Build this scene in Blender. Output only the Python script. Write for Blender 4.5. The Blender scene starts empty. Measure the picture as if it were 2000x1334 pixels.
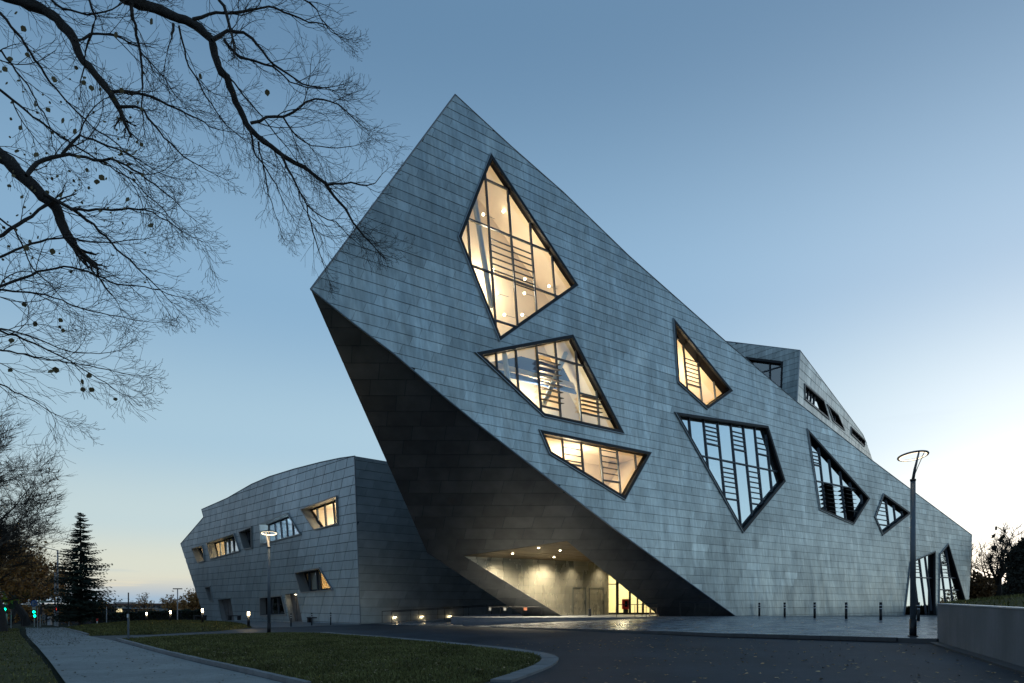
import bpy, bmesh, math, random
from math import radians, sin, cos, pi, sqrt
from mathutils import Vector, Matrix
from mathutils.geometry import tessellate_polygon
from mathutils import noise as mnoise

SC = bpy.context.scene
COL = SC.collection
R = random.Random(7)

# ------------------------------------------------------------------ camera
F = 1333.0; HX = 1000.0; HY = 1178.0
CAM = Vector((0, 0, 1.65))
cd = bpy.data.cameras.new("camera"); cam = bpy.data.objects.new("camera", cd); COL.objects.link(cam)
cd.sensor_width = 36; cd.lens = 24.0; cd.shift_y = (HY - 667) / 2000.0
cd.clip_start = 0.1; cd.clip_end = 9000
cam.location = CAM; cam.rotation_euler = (pi / 2, 0, 0)
SC.camera = cam

# ------------------------------------------------------------------ dusk sky
W = bpy.data.worlds.new("World"); SC.world = W; W.use_nodes = True
nt = W.node_tree; nt.nodes.clear()
def N(t, **k):
    n = nt.nodes.new(t)
    for a, b in k.items(): setattr(n, a, b)
    return n
def L(a, b): nt.links.new(a, b)
def M_(op, a, b=None, c=None, clamp=False):
    n = N('ShaderNodeMath', operation=op); n.use_clamp = clamp
    for i, v in enumerate((a, b, c)):
        if v is None: continue
        if isinstance(v, (int, float)): n.inputs[i].default_value = v
        else: L(v, n.inputs[i])
    return n.outputs[0]
SUN_AZ = radians(41); SUN_EL = radians(-1.5)
out = N('ShaderNodeOutputWorld'); bg = N('ShaderNodeBackground'); bg.inputs[1].default_value = 1.0
tc = N('ShaderNodeTexCoord'); nrm = N('ShaderNodeVectorMath', operation='NORMALIZE'); L(tc.outputs['Generated'], nrm.inputs[0])
sep = N('ShaderNodeSeparateXYZ'); L(nrm.outputs[0], sep.inputs[0])
zz = M_('MAXIMUM', sep.outputs[2], 0.0)
ramp = N('ShaderNodeValToRGB'); ramp.color_ramp.interpolation = 'EASE'; L(zz, ramp.inputs[0])
ramp2 = N('ShaderNodeValToRGB'); ramp2.color_ramp.interpolation = 'EASE'; L(zz, ramp2.inputs[0])
e2 = ramp2.color_ramp.elements; e2[0].color = (.24, .30, .40, 1); e2[1].color = (.075, .15, .26, 1); e2[1].position = 1
for p_, c_ in ((.12, (.33, .40, .50)), (.3, (.25, .40, .55)), (.62, (.13, .25, .39))):
    x_ = e2.new(p_); x_.color = c_ + (1,)
stops = [(0.0, (.66, .57, .43)), (.05, (.60, .62, .53)), (.11, (.47, .58, .60)), (.22, (.335, .49, .60)),
         (.40, (.212, .365, .525)), (.66, (.108, .210, .340)), (1.0, (.068, .135, .23))]
el = ramp.color_ramp.elements
el[0].position = 0; el[0].color = stops[0][1] + (1,)
el[1].position = 1; el[1].color = stops[-1][1] + (1,)
for p, c in stops[1:-1]:
    e = el.new(p); e.color = c + (1,)
sd = N('ShaderNodeVectorMath', operation='DOT_PRODUCT'); L(nrm.outputs[0], sd.inputs[0])
sd.inputs[1].default_value = (sin(SUN_AZ) * cos(SUN_EL), cos(SUN_AZ) * cos(SUN_EL), sin(SUN_EL))
ang = M_('ARCCOSINE', M_('MINIMUM', sd.outputs['Value'], 0.99999))
g1 = M_('EXPONENT', M_('MULTIPLY', ang, -1 / radians(11.0)))
g2 = M_('EXPONENT', M_('MULTIPLY', ang, -1 / radians(7.0)))
side = M_('MULTIPLY_ADD', sd.outputs['Value'], 0.10, 0.90)      # the sky away from the sunset is darker
def scale(col, f):
    n = N('ShaderNodeVectorMath', operation='SCALE')
    if isinstance(col, tuple): n.inputs[0].default_value = col
    else: L(col, n.inputs[0])
    if isinstance(f, (int, float)): n.inputs['Scale'].default_value = f
    else: L(f, n.inputs['Scale'])
    return n.outputs[0]
def addv(a, b):
    n = N('ShaderNodeVectorMath', operation='ADD'); L(a, n.inputs[0]); L(b, n.inputs[1]); return n.outputs[0]
far = N('ShaderNodeMapRange'); far.inputs[1].default_value = .22; far.inputs[2].default_value = -.35; L(sd.outputs['Value'], far.inputs[0])
mxa = N('ShaderNodeMix', data_type='RGBA'); L(far.outputs[0], mxa.inputs[0]); L(ramp.outputs[0], mxa.inputs[6]); L(ramp2.outputs[0], mxa.inputs[7])
sky = addv(scale(mxa.outputs[2], side), addv(scale((1.35, 1.12, .96), g1), scale((.45, .30, .14), g2)))
# thin cloud bank low over the horizon
mp = N('ShaderNodeMapping'); mp.inputs['Scale'].default_value = (2.2, 2.2, 42.0); L(nrm.outputs[0], mp.inputs[0])
cn = N('ShaderNodeTexNoise'); cn.inputs['Scale'].default_value = 3.0; cn.inputs['Detail'].default_value = 5; L(mp.outputs[0], cn.inputs['Vector'])
band = N('ShaderNodeMapRange'); band.inputs[1].default_value = 0.034; band.inputs[2].default_value = 0.004; band.inputs[3].default_value = 0.0; band.inputs[4].default_value = 0.72
L(sep.outputs[2], band.inputs[0])
cr = N('ShaderNodeMapRange'); cr.inputs[1].default_value = .50; cr.inputs[2].default_value = .36; L(M_('SUBTRACT', cn.outputs[0], M_('MULTIPLY', band.outputs[0], -.16)), cr.inputs[0])
inv = M_('SUBTRACT', 1.0, cr.outputs[0], clamp=True)
cloudfac = M_('MULTIPLY', inv, M_('MULTIPLY', band.outputs[0], 1.5, clamp=True), clamp=True)
# a few higher wisps
mp2 = N('ShaderNodeMapping'); mp2.inputs['Scale'].default_value = (1.6, 1.6, 17.0); mp2.inputs['Location'].default_value = (3.3, 1.2, 0.4); L(nrm.outputs[0], mp2.inputs[0])
cn2 = N('ShaderNodeTexNoise'); cn2.inputs['Scale'].default_value = 2.1; cn2.inputs['Detail'].default_value = 6; L(mp2.outputs[0], cn2.inputs['Vector'])
w1 = N('ShaderNodeMapRange'); w1.inputs[1].default_value = .60; w1.inputs[2].default_value = .74; w1.inputs[4].default_value = .45; L(cn2.outputs[0], w1.inputs[0])
hb = N('ShaderNodeMapRange'); hb.inputs[1].default_value = .26; hb.inputs[2].default_value = .12; L(sep.outputs[2], hb.inputs[0])
wisp = M_('MULTIPLY', w1.outputs[0], hb.outputs[0])
cf = M_('MAXIMUM', cloudfac, wisp)
mixc = N('ShaderNodeMix', data_type='RGBA'); L(cf, mixc.inputs[0]); L(sky, mixc.inputs[6]); 
cloudcol = addv(scale((.30, .40, .50), 1.0), scale((.6, .45, .32), g1)); L(cloudcol, mixc.inputs[7])
L(mixc.outputs[2], bg.inputs[0]); L(bg.outputs[0], out.inputs[0])

# the last light of the sun that has gone down behind the building, very weak and soft
sl = bpy.data.lights.new("sun", 'SUN'); so = bpy.data.objects.new("sun", sl); COL.objects.link(so)
sl.energy = 0.06; sl.angle = radians(12); sl.color = (1, .86, .70)
so.rotation_euler = Vector((sin(SUN_AZ), cos(SUN_AZ), .06)).to_track_quat('Z', 'Y').to_euler()
so.location = (60, 70, 60)

SC.view_settings.view_transform = 'Standard'; SC.view_settings.look = 'None'
SC.view_settings.exposure = 0.33; SC.view_settings.gamma = 1.0; SC.view_settings.use_curve_mapping = False
SC.render.engine = 'CYCLES'
SC.cycles.use_denoising = True
SC.cycles.max_bounces = 7; SC.cycles.transparent_max_bounces = 12; SC.cycles.sample_clamp_indirect = 4
SC.cycles.caustics_reflective = False; SC.cycles.caustics_refractive = False

# ------------------------------------------------------------------ materials
def mat(name, base, rough=.6, metal=0.0, spec=.5, emit=None, estr=0.0, bump=None, var=None, attr=False, streak=0.0, dist=0.05, rvar=0):
    m = bpy.data.materials.new(name); m.use_nodes = True
    t = m.node_tree; b = t.nodes['Principled BSDF']
    b.inputs['Base Color'].default_value = tuple(base) + (1,)
    b.inputs['Roughness'].default_value = rough; b.inputs['Metallic'].default_value = metal
    b.inputs['Specular IOR Level'].default_value = spec
    if emit:
        b.inputs['Emission Color'].default_value = tuple(emit) + (1,); b.inputs['Emission Strength'].default_value = estr
    geo = t.nodes.new('ShaderNodeNewGeometry')
    def noise(sc, det=4, mapscale=None):
        n = t.nodes.new('ShaderNodeTexNoise'); n.inputs['Scale'].default_value = sc; n.inputs['Detail'].default_value = det
        if mapscale:
            mm = t.nodes.new('ShaderNodeMapping'); mm.inputs['Scale'].default_value = mapscale
            t.links.new(geo.outputs['Position'], mm.inputs[0]); t.links.new(mm.outputs[0], n.inputs['Vector'])
        else: t.links.new(geo.outputs['Position'], n.inputs['Vector'])
        return n.outputs[0]
    fac = None
    def mul(a, b_):
        n = t.nodes.new('ShaderNodeMath'); n.operation = 'MULTIPLY'
        for i, v in enumerate((a, b_)):
            if isinstance(v, (int, float)): n.inputs[i].default_value = v
            else: t.links.new(v, n.inputs[i])
        return n.outputs[0]
    def rng(v, lo, hi, a=.3, b_=.7):
        n = t.nodes.new('ShaderNodeMapRange'); n.inputs[1].default_value = a; n.inputs[2].default_value = b_
        n.inputs[3].default_value = lo; n.inputs[4].default_value = hi; t.links.new(v, n.inputs[0]); return n.outputs[0]
    if var:
        for (sc, amt, *ms) in var:
            v = rng(noise(sc, 5, ms[0] if ms else None), 1 - amt, 1 + amt)
            fac = v if fac is None else mul(fac, v)
    if attr:
        a = t.nodes.new('ShaderNodeAttribute'); a.attribute_name = 'tint'; a.attribute_type = attr
        fac = a.outputs['Fac'] if fac is None else mul(fac, a.outputs['Fac'])
    if fac is not None:
        s = t.nodes.new('ShaderNodeVectorMath'); s.operation = 'SCALE'; s.inputs[0].default_value = tuple(base)
        t.links.new(fac, s.inputs['Scale']); t.links.new(s.outputs[0], b.inputs['Base Color'])
    if rvar:
        t.links.new(rng(noise(1.3, 4, (1, 1, .35)), rough - rvar, rough + rvar), b.inputs['Roughness'])
    if bump:
        sc, st = bump[0], bump[1]
        bn = t.nodes.new('ShaderNodeBump'); bn.inputs['Strength'].default_value = st; bn.inputs['Distance'].default_value = dist
        t.links.new(noise(sc, bump[2] if len(bump) > 2 else 4, bump[3] if len(bump) > 3 else None), bn.inputs['Height'])
        t.links.new(bn.outputs[0], b.inputs['Normal'])
    return m

ZINC = (.42, .465, .465)
zinc_kw = dict(rough=.38, metal=.78, var=[(1.1, .16, (1, 1, .22)), (.16, .07), (6, .16, (1, 1, .08)), (2.2, .10, (1, 1, .3))], bump=(1.3, .34, 3, (1, 1, .4)), dist=.10, rvar=.09)
m_zinc = mat("zinc_panel", ZINC, attr='OBJECT', **zinc_kw)
m_zincj = mat("zinc_panel_joined", ZINC, attr='GEOMETRY', **zinc_kw)
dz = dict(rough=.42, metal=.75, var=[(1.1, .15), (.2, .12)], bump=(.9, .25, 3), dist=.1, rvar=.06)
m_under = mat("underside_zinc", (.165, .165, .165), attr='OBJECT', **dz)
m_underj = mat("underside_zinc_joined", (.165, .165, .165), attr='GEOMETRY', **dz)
m_entry = mat("entrance_zinc", (.52, .50, .42), attr='OBJECT', rough=.27, metal=.62, var=[(.9, .10)], bump=(.7, .22, 2, (1, 1, .35)), dist=.14, rvar=.06)
wing_kw = dict(rough=.42, metal=.5, var=[(1.1, .10, (1, 1, .25)), (.2, .08), (6, .08, (1, 1, .10))], bump=(1.0, .2, 3, (1, 1, .5)), dist=.08, rvar=.06)
m_wing = mat("wing_zinc", (.37, .45, .49), attr='OBJECT', **wing_kw)
m_wingj = mat("wing_zinc_joined", (.37, .45, .49), attr='GEOMETRY', **wing_kw)
m_joint = mat("joint_backing", (.06, .085, .095), rough=.6, metal=.3)
m_frame = mat("black_frame", (.010, .012, .016), rough=.5, spec=.3, var=[(3, .15)])
m_revb = mat("black_reveal", (.004, .004, .006), rough=.7, spec=.1)
m_trim = mat("window_edge_metal", (.30, .34, .37), rough=.35, metal=.8)
m_mull = mat("mullion_metal", (.04, .055, .075), rough=.4, metal=.3)
m_cream = mat("room_plaster", (.80, .70, .55), rough=.9, var=[(.7, .05)])
m_blueroom = mat("room_blue_wall", (.06, .12, .28), rough=.8)
m_dim = mat("room_grey", (.45, .50, .54), rough=.9)
m_beam = mat("painted_beam", (.42, .52, .60), rough=.5)
m_roof = mat("roof_metal", (.2, .22, .24), rough=.5, metal=.6)
m_bulb = mat("lamp_bulb", (1, .9, .7), emit=(1, .80, .48), estr=14)
m_ring = mat("lamp_ring_glow", (1, .9, .7), emit=(1, .80, .52), estr=2)
m_ringarm = mat('lamp_arm_glow', (.5, .45, .4), emit=(1, .75, .45), estr=.6)
m_wl = mat("wall_light_lens", (1, .9, .7), emit=(1, .78, .45), estr=3)
m_down = mat("downlight_lens", (1, .95, .8), emit=(1, .86, .58), estr=12)
m_post = mat("grey_painted_steel", (.10, .125, .15), rough=.45, metal=.4, var=[(5, .08)])
m_black = mat("black_steel", (.012, .014, .018), rough=.45, metal=.3)
m_white = mat("white_band", (.62, .66, .70), rough=.4)
m_conc = mat("concrete_wall", (.155, .165, .175), rough=.75, var=[(.6, .15), (14, .06), (2.5, .12, (1, 1, .15))], bump=(30, .15), dist=.01)
m_kerb = mat("kerb_concrete", (.175, .18, .185), rough=.8, var=[(3, .18)], bump=(35, .3), dist=.01, attr='OBJECT')
m_cap = mat("wall_cap", (.52, .54, .56), rough=.4, metal=.4)
m_asph = mat("wet_asphalt", (.029, .038, .049), rough=.66, spec=.22, var=[(.30, .32), (60, .25), (2.5, .14), (.9, .14, (1, .25, 1))], bump=(70, .4), dist=.01)
m_path = mat("path_paving", (.235, .245, .24), rough=.8, spec=.25, var=[(.5, .15), (30, .2), (5, .12)], bump=(40, .3), dist=.01)
m_earth = mat("earth_ground", (.035, .036, .024), rough=1, spec=.05, var=[(.2, .3), (6, .3)], bump=(10, .4))
m_lawn = mat("lawn_soil", (.088, .082, .036), rough=1.0, spec=.05, var=[(.6, .28), (9, .3)], bump=(24, .8), dist=.04)
m_blade = mat("grass_blade", (.125, .122, .046), rough=.9, spec=.1, attr='GEOMETRY')
m_bark = mat("dark_bark", (.030, .028, .027), rough=.95, var=[(14, .3)], bump=(40, .6), dist=.02)
m_bark2 = mat("twig_bark", (.045, .038, .032), rough=.95)
m_spruce = mat("spruce_needles", (.022, .040, .026), rough=.8, attr='GEOMETRY')
m_leafy = mat("autumn_leaves", (.36, .18, .05), rough=.7, attr='GEOMETRY')
m_hedge = mat("hedge_leaves", (.035, .045, .022), rough=.8, attr='GEOMETRY')
m_ivy = mat("ivy_leaves", (.018, .020, .014), rough=.8, attr='GEOMETRY')
m_leaf = mat("hanging_leaf", (.11, .085, .03), rough=.7)
m_flA = mat("fallen_leaf", (.16, .11, .055), rough=.6, attr='GEOMETRY')
m_wood = mat("ceiling_wood", (.22, .15, .08), rough=.45, var=[(4, .2, (1, 6, 1))], attr='OBJECT')
m_red = mat("red_plastic", (.62, .02, .015), rough=.35)
m_screen = mat("dark_screen", (.01, .01, .012), rough=.2)
m_green = mat("green_signal", (0, .3, .12), emit=(.0, 1, .45), estr=9)
m_redsig = mat("red_signal", (.3, 0, 0), emit=(1, .03, .02), estr=4)
m_blue = mat("blue_sign", (.01, .10, .36), rough=.4)
m_yellow = mat("yellow_sign", (.55, .38, .04), rough=.4)
m_brick = mat("far_brick", (.16, .09, .07), rough=.9, var=[(.4, .15)])
m_fwall = mat("far_wall", (.20, .23, .25), rough=.8)
m_fdark = mat("far_dark", (.03, .035, .042), rough=.7)
m_litwin = mat("lit_far_window", (1, .8, .5), emit=(1, .82, .45), estr=1.1)
m_tent = mat("white_canvas", (.62, .66, .70), rough=.7)
m_pap1 = mat("paper_sign", (.55, .55, .52), rough=.6)
m_pap2 = mat("orange_paper_sign", (.62, .22, .12), rough=.6)
m_silver = mat("silver_paint", (.33, .36, .40), rough=.35, metal=.5)
m_tyre = mat("rubber", (.015, .015, .015), rough=.8)
m_orangewood = mat("pale_wood", (.30, .19, .10), rough=.6)
m_blind = mat("lit_blind", (.62, .42, .22), rough=.9)
m_doorm = mat("door_leaf", (.16, .15, .15), rough=.4, metal=.6, var=[(2, .2)])

def glass_mat(name, fac, tint, rough=0.0, gcol=(1, 1, 1)):
    m = bpy.data.materials.new(name); m.use_nodes = True; t = m.node_tree; t.nodes.clear()
    o = t.nodes.new('ShaderNodeOutputMaterial'); mx = t.nodes.new('ShaderNodeMixShader')
    tr = t.nodes.new('ShaderNodeBsdfTransparent'); tr.inputs[0].default_value = tint + (1,)
    gl = t.nodes.new('ShaderNodeBsdfGlossy'); gl.inputs['Roughness'].default_value = rough; gl.inputs[0].default_value = gcol + (1,)
    lw = t.nodes.new('ShaderNodeLayerWeight'); lw.inputs[0].default_value = .35
    mr = t.nodes.new('ShaderNodeMapRange'); mr.inputs[3].default_value = fac; mr.inputs[4].default_value = min(1, fac + .45)
    t.links.new(lw.outputs['Facing'], mr.inputs[0]); t.links.new(mr.outputs[0], mx.inputs[0])
    t.links.new(tr.outputs[0], mx.inputs[1]); t.links.new(gl.outputs[0], mx.inputs[2]); t.links.new(mx.outputs[0], o.inputs[0])
    return m
g_clear = glass_mat("clear_glass", .05, (.93, .95, .95))
g_blue = glass_mat("coated_glass", .90, (.55, .72, .82), .02, (.92, 1.0, 1.0))
g_sky = glass_mat("mirror_glass", .88, (.6, .7, .75), .0, (.95, 1.0, 1.0))
g_mid = glass_mat("half_coated_glass", .18, (.8, .9, .95), .0)
g_dark = glass_mat("dark_glass", .22, (.45, .5, .52), .0)

# ------------------------------------------------------------------ helpers
def ray(px, py): return Vector(((px - HX) / F, 1.0, (HY - py) / F))
def P(px, py, Y): return CAM + ray(px, py) * Y

def add(name, V, Fc, m, parent=None, smooth=False, tints=None, kind=None, mats=None):
    me = bpy.data.meshes.new(name); me.from_pydata([tuple(v) for v in V], [], Fc); 
    me.materials.append(m)
    if smooth: me.polygons.foreach_set('use_smooth', [True] * len(me.polygons))
    if tints:
        a = me.attributes.new('tint', 'FLOAT', 'FACE'); a.data.foreach_set('value', tints)
    me.update()
    o = bpy.data.objects.new(name, me); COL.objects.link(o)
    if parent:
        o.parent = parent; o.matrix_parent_inverse = Matrix.Translation(parent.location).inverted()
    if kind: o['kind'] = kind
    return o
def tag(o, label=None, cat=None, group=None, kind=None):
    if label: o['label'] = label
    if cat: o['category'] = cat
    if group: o['group'] = group
    if kind: o['kind'] = kind
    return o
def thing(name, label, cat, loc=(0, 0, 0), group=None):
    o = bpy.data.objects.new(name, None); COL.objects.link(o); o.location = loc; o.empty_display_size = .3
    return tag(o, label, cat, group)
def copy_thing(root, loc, label=None, rz=None):
    c = root.copy(); COL.objects.link(c); c.location = loc
    if rz is not None: c.rotation_euler.z = rz
    if label: c['label'] = label
    for ch in list(root.children):
        k = ch.copy(); COL.objects.link(k); k.parent = c
        for g in list(ch.children):
            kk = g.copy(); COL.objects.link(kk); kk.parent = k
    return c

class MB:
    def __init__(s): s.V = []; s.F = []; s.T = []
    def box(s, c, d, rz=0, rot=None):
        x, y, z = d[0] / 2, d[1] / 2, d[2] / 2; b = len(s.V)
        Rm = rot if rot is not None else Matrix.Rotation(rz, 3, 'Z')
        for q in ((-x, -y, -z), (x, -y, -z), (x, y, -z), (-x, y, -z), (-x, -y, z), (x, -y, z), (x, y, z), (-x, y, z)):
            s.V.append(Vector(c) + Rm @ Vector(q))
        for f in ((3, 2, 1, 0), (4, 5, 6, 7), (0, 1, 5, 4), (1, 2, 6, 5), (2, 3, 7, 6), (3, 0, 4, 7)): s.F.append([b + i for i in f])
        return s
    def tube(s, pts, rad, n=8, caps=True):
        pts = [Vector(p) for p in pts]; b0 = len(s.V)
        up = Vector((0, 0, 1))
        for i, p in enumerate(pts):
            d = (pts[min(i + 1, len(pts) - 1)] - pts[max(i - 1, 0)])
            if d.length < 1e-9: d = Vector((0, 0, 1))
            d.normalize()
            a = d.cross(up if abs(d.z) < .95 else Vector((1, 0, 0))).normalized(); c = d.cross(a)
            r = rad[i] if isinstance(rad, (list, tuple)) else rad
            for k in range(n):
                t = 2 * pi * k / n; s.V.append(p + a * (r * cos(t)) + c * (r * sin(t)))
        for i in range(len(pts) - 1):
            for k in range(n):
                a = b0 + i * n + k; b = b0 + i * n + (k + 1) % n
                s.F.append([a, a + n, b + n, b])
        if caps and n > 3:
            s.F.append([b0 + k for k in range(n)]); e = b0 + (len(pts) - 1) * n; s.F.append([e + k for k in reversed(range(n))])
        return s
    def prism(s, poly, off):   # poly: list of Vector, extruded by off
        n = len(poly); b = len(s.V)
        s.V += [Vector(p) for p in poly] + [Vector(p) + off for p in poly]
        s.F.append(list(range(b, b + n))); s.F.append([b + n + i for i in reversed(range(n))])
        for i in range(n):
            j = (i + 1) % n; s.F.append([b + j, b + i, b + n + i, b + n + j])
        return s
    def torus(s, c, Rr, r, n=36, k=8, tilt=None):
        b = len(s.V); T = tilt or Matrix.Identity(3)
        for i in range(n):
            a = 2 * pi * i / n
            for j in range(k):
                t = 2 * pi * j / k
                s.V.append(Vector(c) + T @ Vector(((Rr + r * cos(t)) * cos(a), (Rr + r * cos(t)) * sin(a), r * sin(t))))
        for i in range(n):
            for j in range(k):
                s.F.append([b + i * k + j, b + ((i + 1) % n) * k + j, b + ((i + 1) % n) * k + (j + 1) % k, b + i * k + (j + 1) % k])
        return s
    def ball(s, c, r, n=8, m_=5, sc=(1, 1, 1)):
        b = len(s.V)
        for i in range(m_ + 1):
            t = pi * i / m_
            for j in range(n):
                a = 2 * pi * j / n; s.V.append(Vector(c) + Vector((r * sin(t) * cos(a) * sc[0], r * sin(t) * sin(a) * sc[1], r * cos(t) * sc[2])))
        for i in range(m_):
            for j in range(n):
                s.F.append([b + i * n + j, b + (i + 1) * n + j, b + (i + 1) * n + (j + 1) % n, b + i * n + (j + 1) % n])
        return s
    def build(s, name, m, parent=None, smooth=False, kind=None, tints=None):
        return add(name, s.V, s.F, m, parent, smooth, tints or (s.T or None), kind)
def lbuild(mb, name, m, parent, smooth=False):      # local coordinates under a thing
    o = mb.build(name, m, None, smooth); o.parent = parent; return o

# 2D polygons
def area(p): return .5 * sum(p[i][0] * p[(i + 1) % len(p)][1] - p[(i + 1) % len(p)][0] * p[i][1] for i in range(len(p)))
def clip_half(poly, a, b, keep_left=True):
    """keep the part of poly on the left of a->b"""
    o = []; n = len(poly); dx, dy = b[0] - a[0], b[1] - a[1]
    def sd_(p):
        v = dx * (p[1] - a[1]) - dy * (p[0] - a[0]); return v if keep_left else -v
    for i in range(n):
        p, q = poly[i], poly[(i + 1) % n]; sp, sq = sd_(p), sd_(q)
        if sp >= 0: o.append(p)
        if (sp > 0 and sq < 0) or (sp < 0 and sq > 0):
            t = sp / (sp - sq); o.append((p[0] + (q[0] - p[0]) * t, p[1] + (q[1] - p[1]) * t))
    return o
def inter(subject, convex):
    p = list(subject); n = len(convex)
    for i in range(n):
        if len(p) < 3: return []
        p = clip_half(p, convex[i], convex[(i + 1) % n])
    return p if len(p) > 2 else []
def subtract(poly, convex):
    if not inter(poly, convex) or abs(area(inter(poly, convex))) < 1e-4: return [poly]
    res = []; rest = list(poly)
    for i in range(len(convex)):
        a, b = convex[i], convex[(i + 1) % len(convex)]
        o = clip_half(rest, a, b, False)
        if len(o) > 2 and abs(area(o)) > 1e-3: res.append(o)
        rest = clip_half(rest, a, b, True)
        if len(rest) < 3: break
    return res
def ccw(p): return p if area(p) > 0 else p[::-1]
def inset(poly, d):
    poly = ccw(poly); n = len(poly); o = []
    for i in range(n):
        p0, p1, p2 = poly[i - 1], poly[i], poly[(i + 1) % n]
        d1 = Vector((p1[0] - p0[0], p1[1] - p0[1])).normalized(); d2 = Vector((p2[0] - p1[0], p2[1] - p1[1])).normalized()
        n1 = Vector((-d1.y, d1.x)); n2 = Vector((-d2.y, d2.x)); k = n1 + n2
        k = k / max(k.length_squared / 2, .12)
        o.append((p1[0] + k.x * d, p1[1] + k.y * d))
    return o

class Plane:
    def __init__(s, O, Nn):
        s.O = Vector(O); s.n = Vector(Nn).normalized()
        if (CAM - s.O).dot(s.n) < 0: s.n = -s.n
        s.u = Vector((0, 0, 1)).cross(s.n).normalized(); s.v = s.n.cross(s.u)
    @staticmethod
    def pts(a, b, c): return Plane(a, (Vector(b) - Vector(a)).cross(Vector(c) - Vector(a)))
    def hit(s, px, py, off=0):
        r = ray(px, py); t = (s.O + s.n * off - CAM).dot(s.n) / r.dot(s.n); return CAM + r * t
    def to2(s, p): d = Vector(p) - s.O; return (d.dot(s.u), d.dot(s.v))
    def to3(s, q, off=0): return s.O + s.u * q[0] + s.v * q[1] + s.n * off
    def px2(s, px, py, off=0): return s.to2(s.hit(px, py, off))
    def poly(s, pxs, off=0): return [s.px2(x, y, off) for x, y in pxs]
    def mat(s, q):
        o = s.to3(q); return Matrix(((s.u.x, s.v.x, s.n.x, o.x), (s.u.y, s.v.y, s.n.y, o.y), (s.u.z, s.v.z, s.n.z, o.z), (0, 0, 0, 1)))

def sheet2(pl, outer, holes, name, m, parent, off=0):
    """flat face of a plane with holes"""
    outer = ccw(outer); holes = [ccw(h) for h in holes]; V = []; Fc = []
    us = [p[0] for p in outer]; vs = [p[1] for p in outer]; S = 5.0
    x = min(us)
    while x < max(us):
        y = min(vs)
        while y < max(vs):
            q = inter(outer, [(x, y), (x + S, y), (x + S, y + S), (x, y + S)])
            ps = [q] if q else []
            for h in holes:
                n_ = []
                for p in ps: n_ += subtract(p, h)
                ps = n_
            for p in ps:
                if len(p) > 2 and abs(area(p)) > 1e-4:
                    k = len(V); V += [pl.to3(q_, off) for q_ in p]; Fc.append(list(range(k, k + len(p))))
            y += S
        x += S
    return add(name, V, Fc, m, parent)

def pix_area(c3):
    d = c3 - CAM
    return 1.0 / (d.y * d.y)

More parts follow.
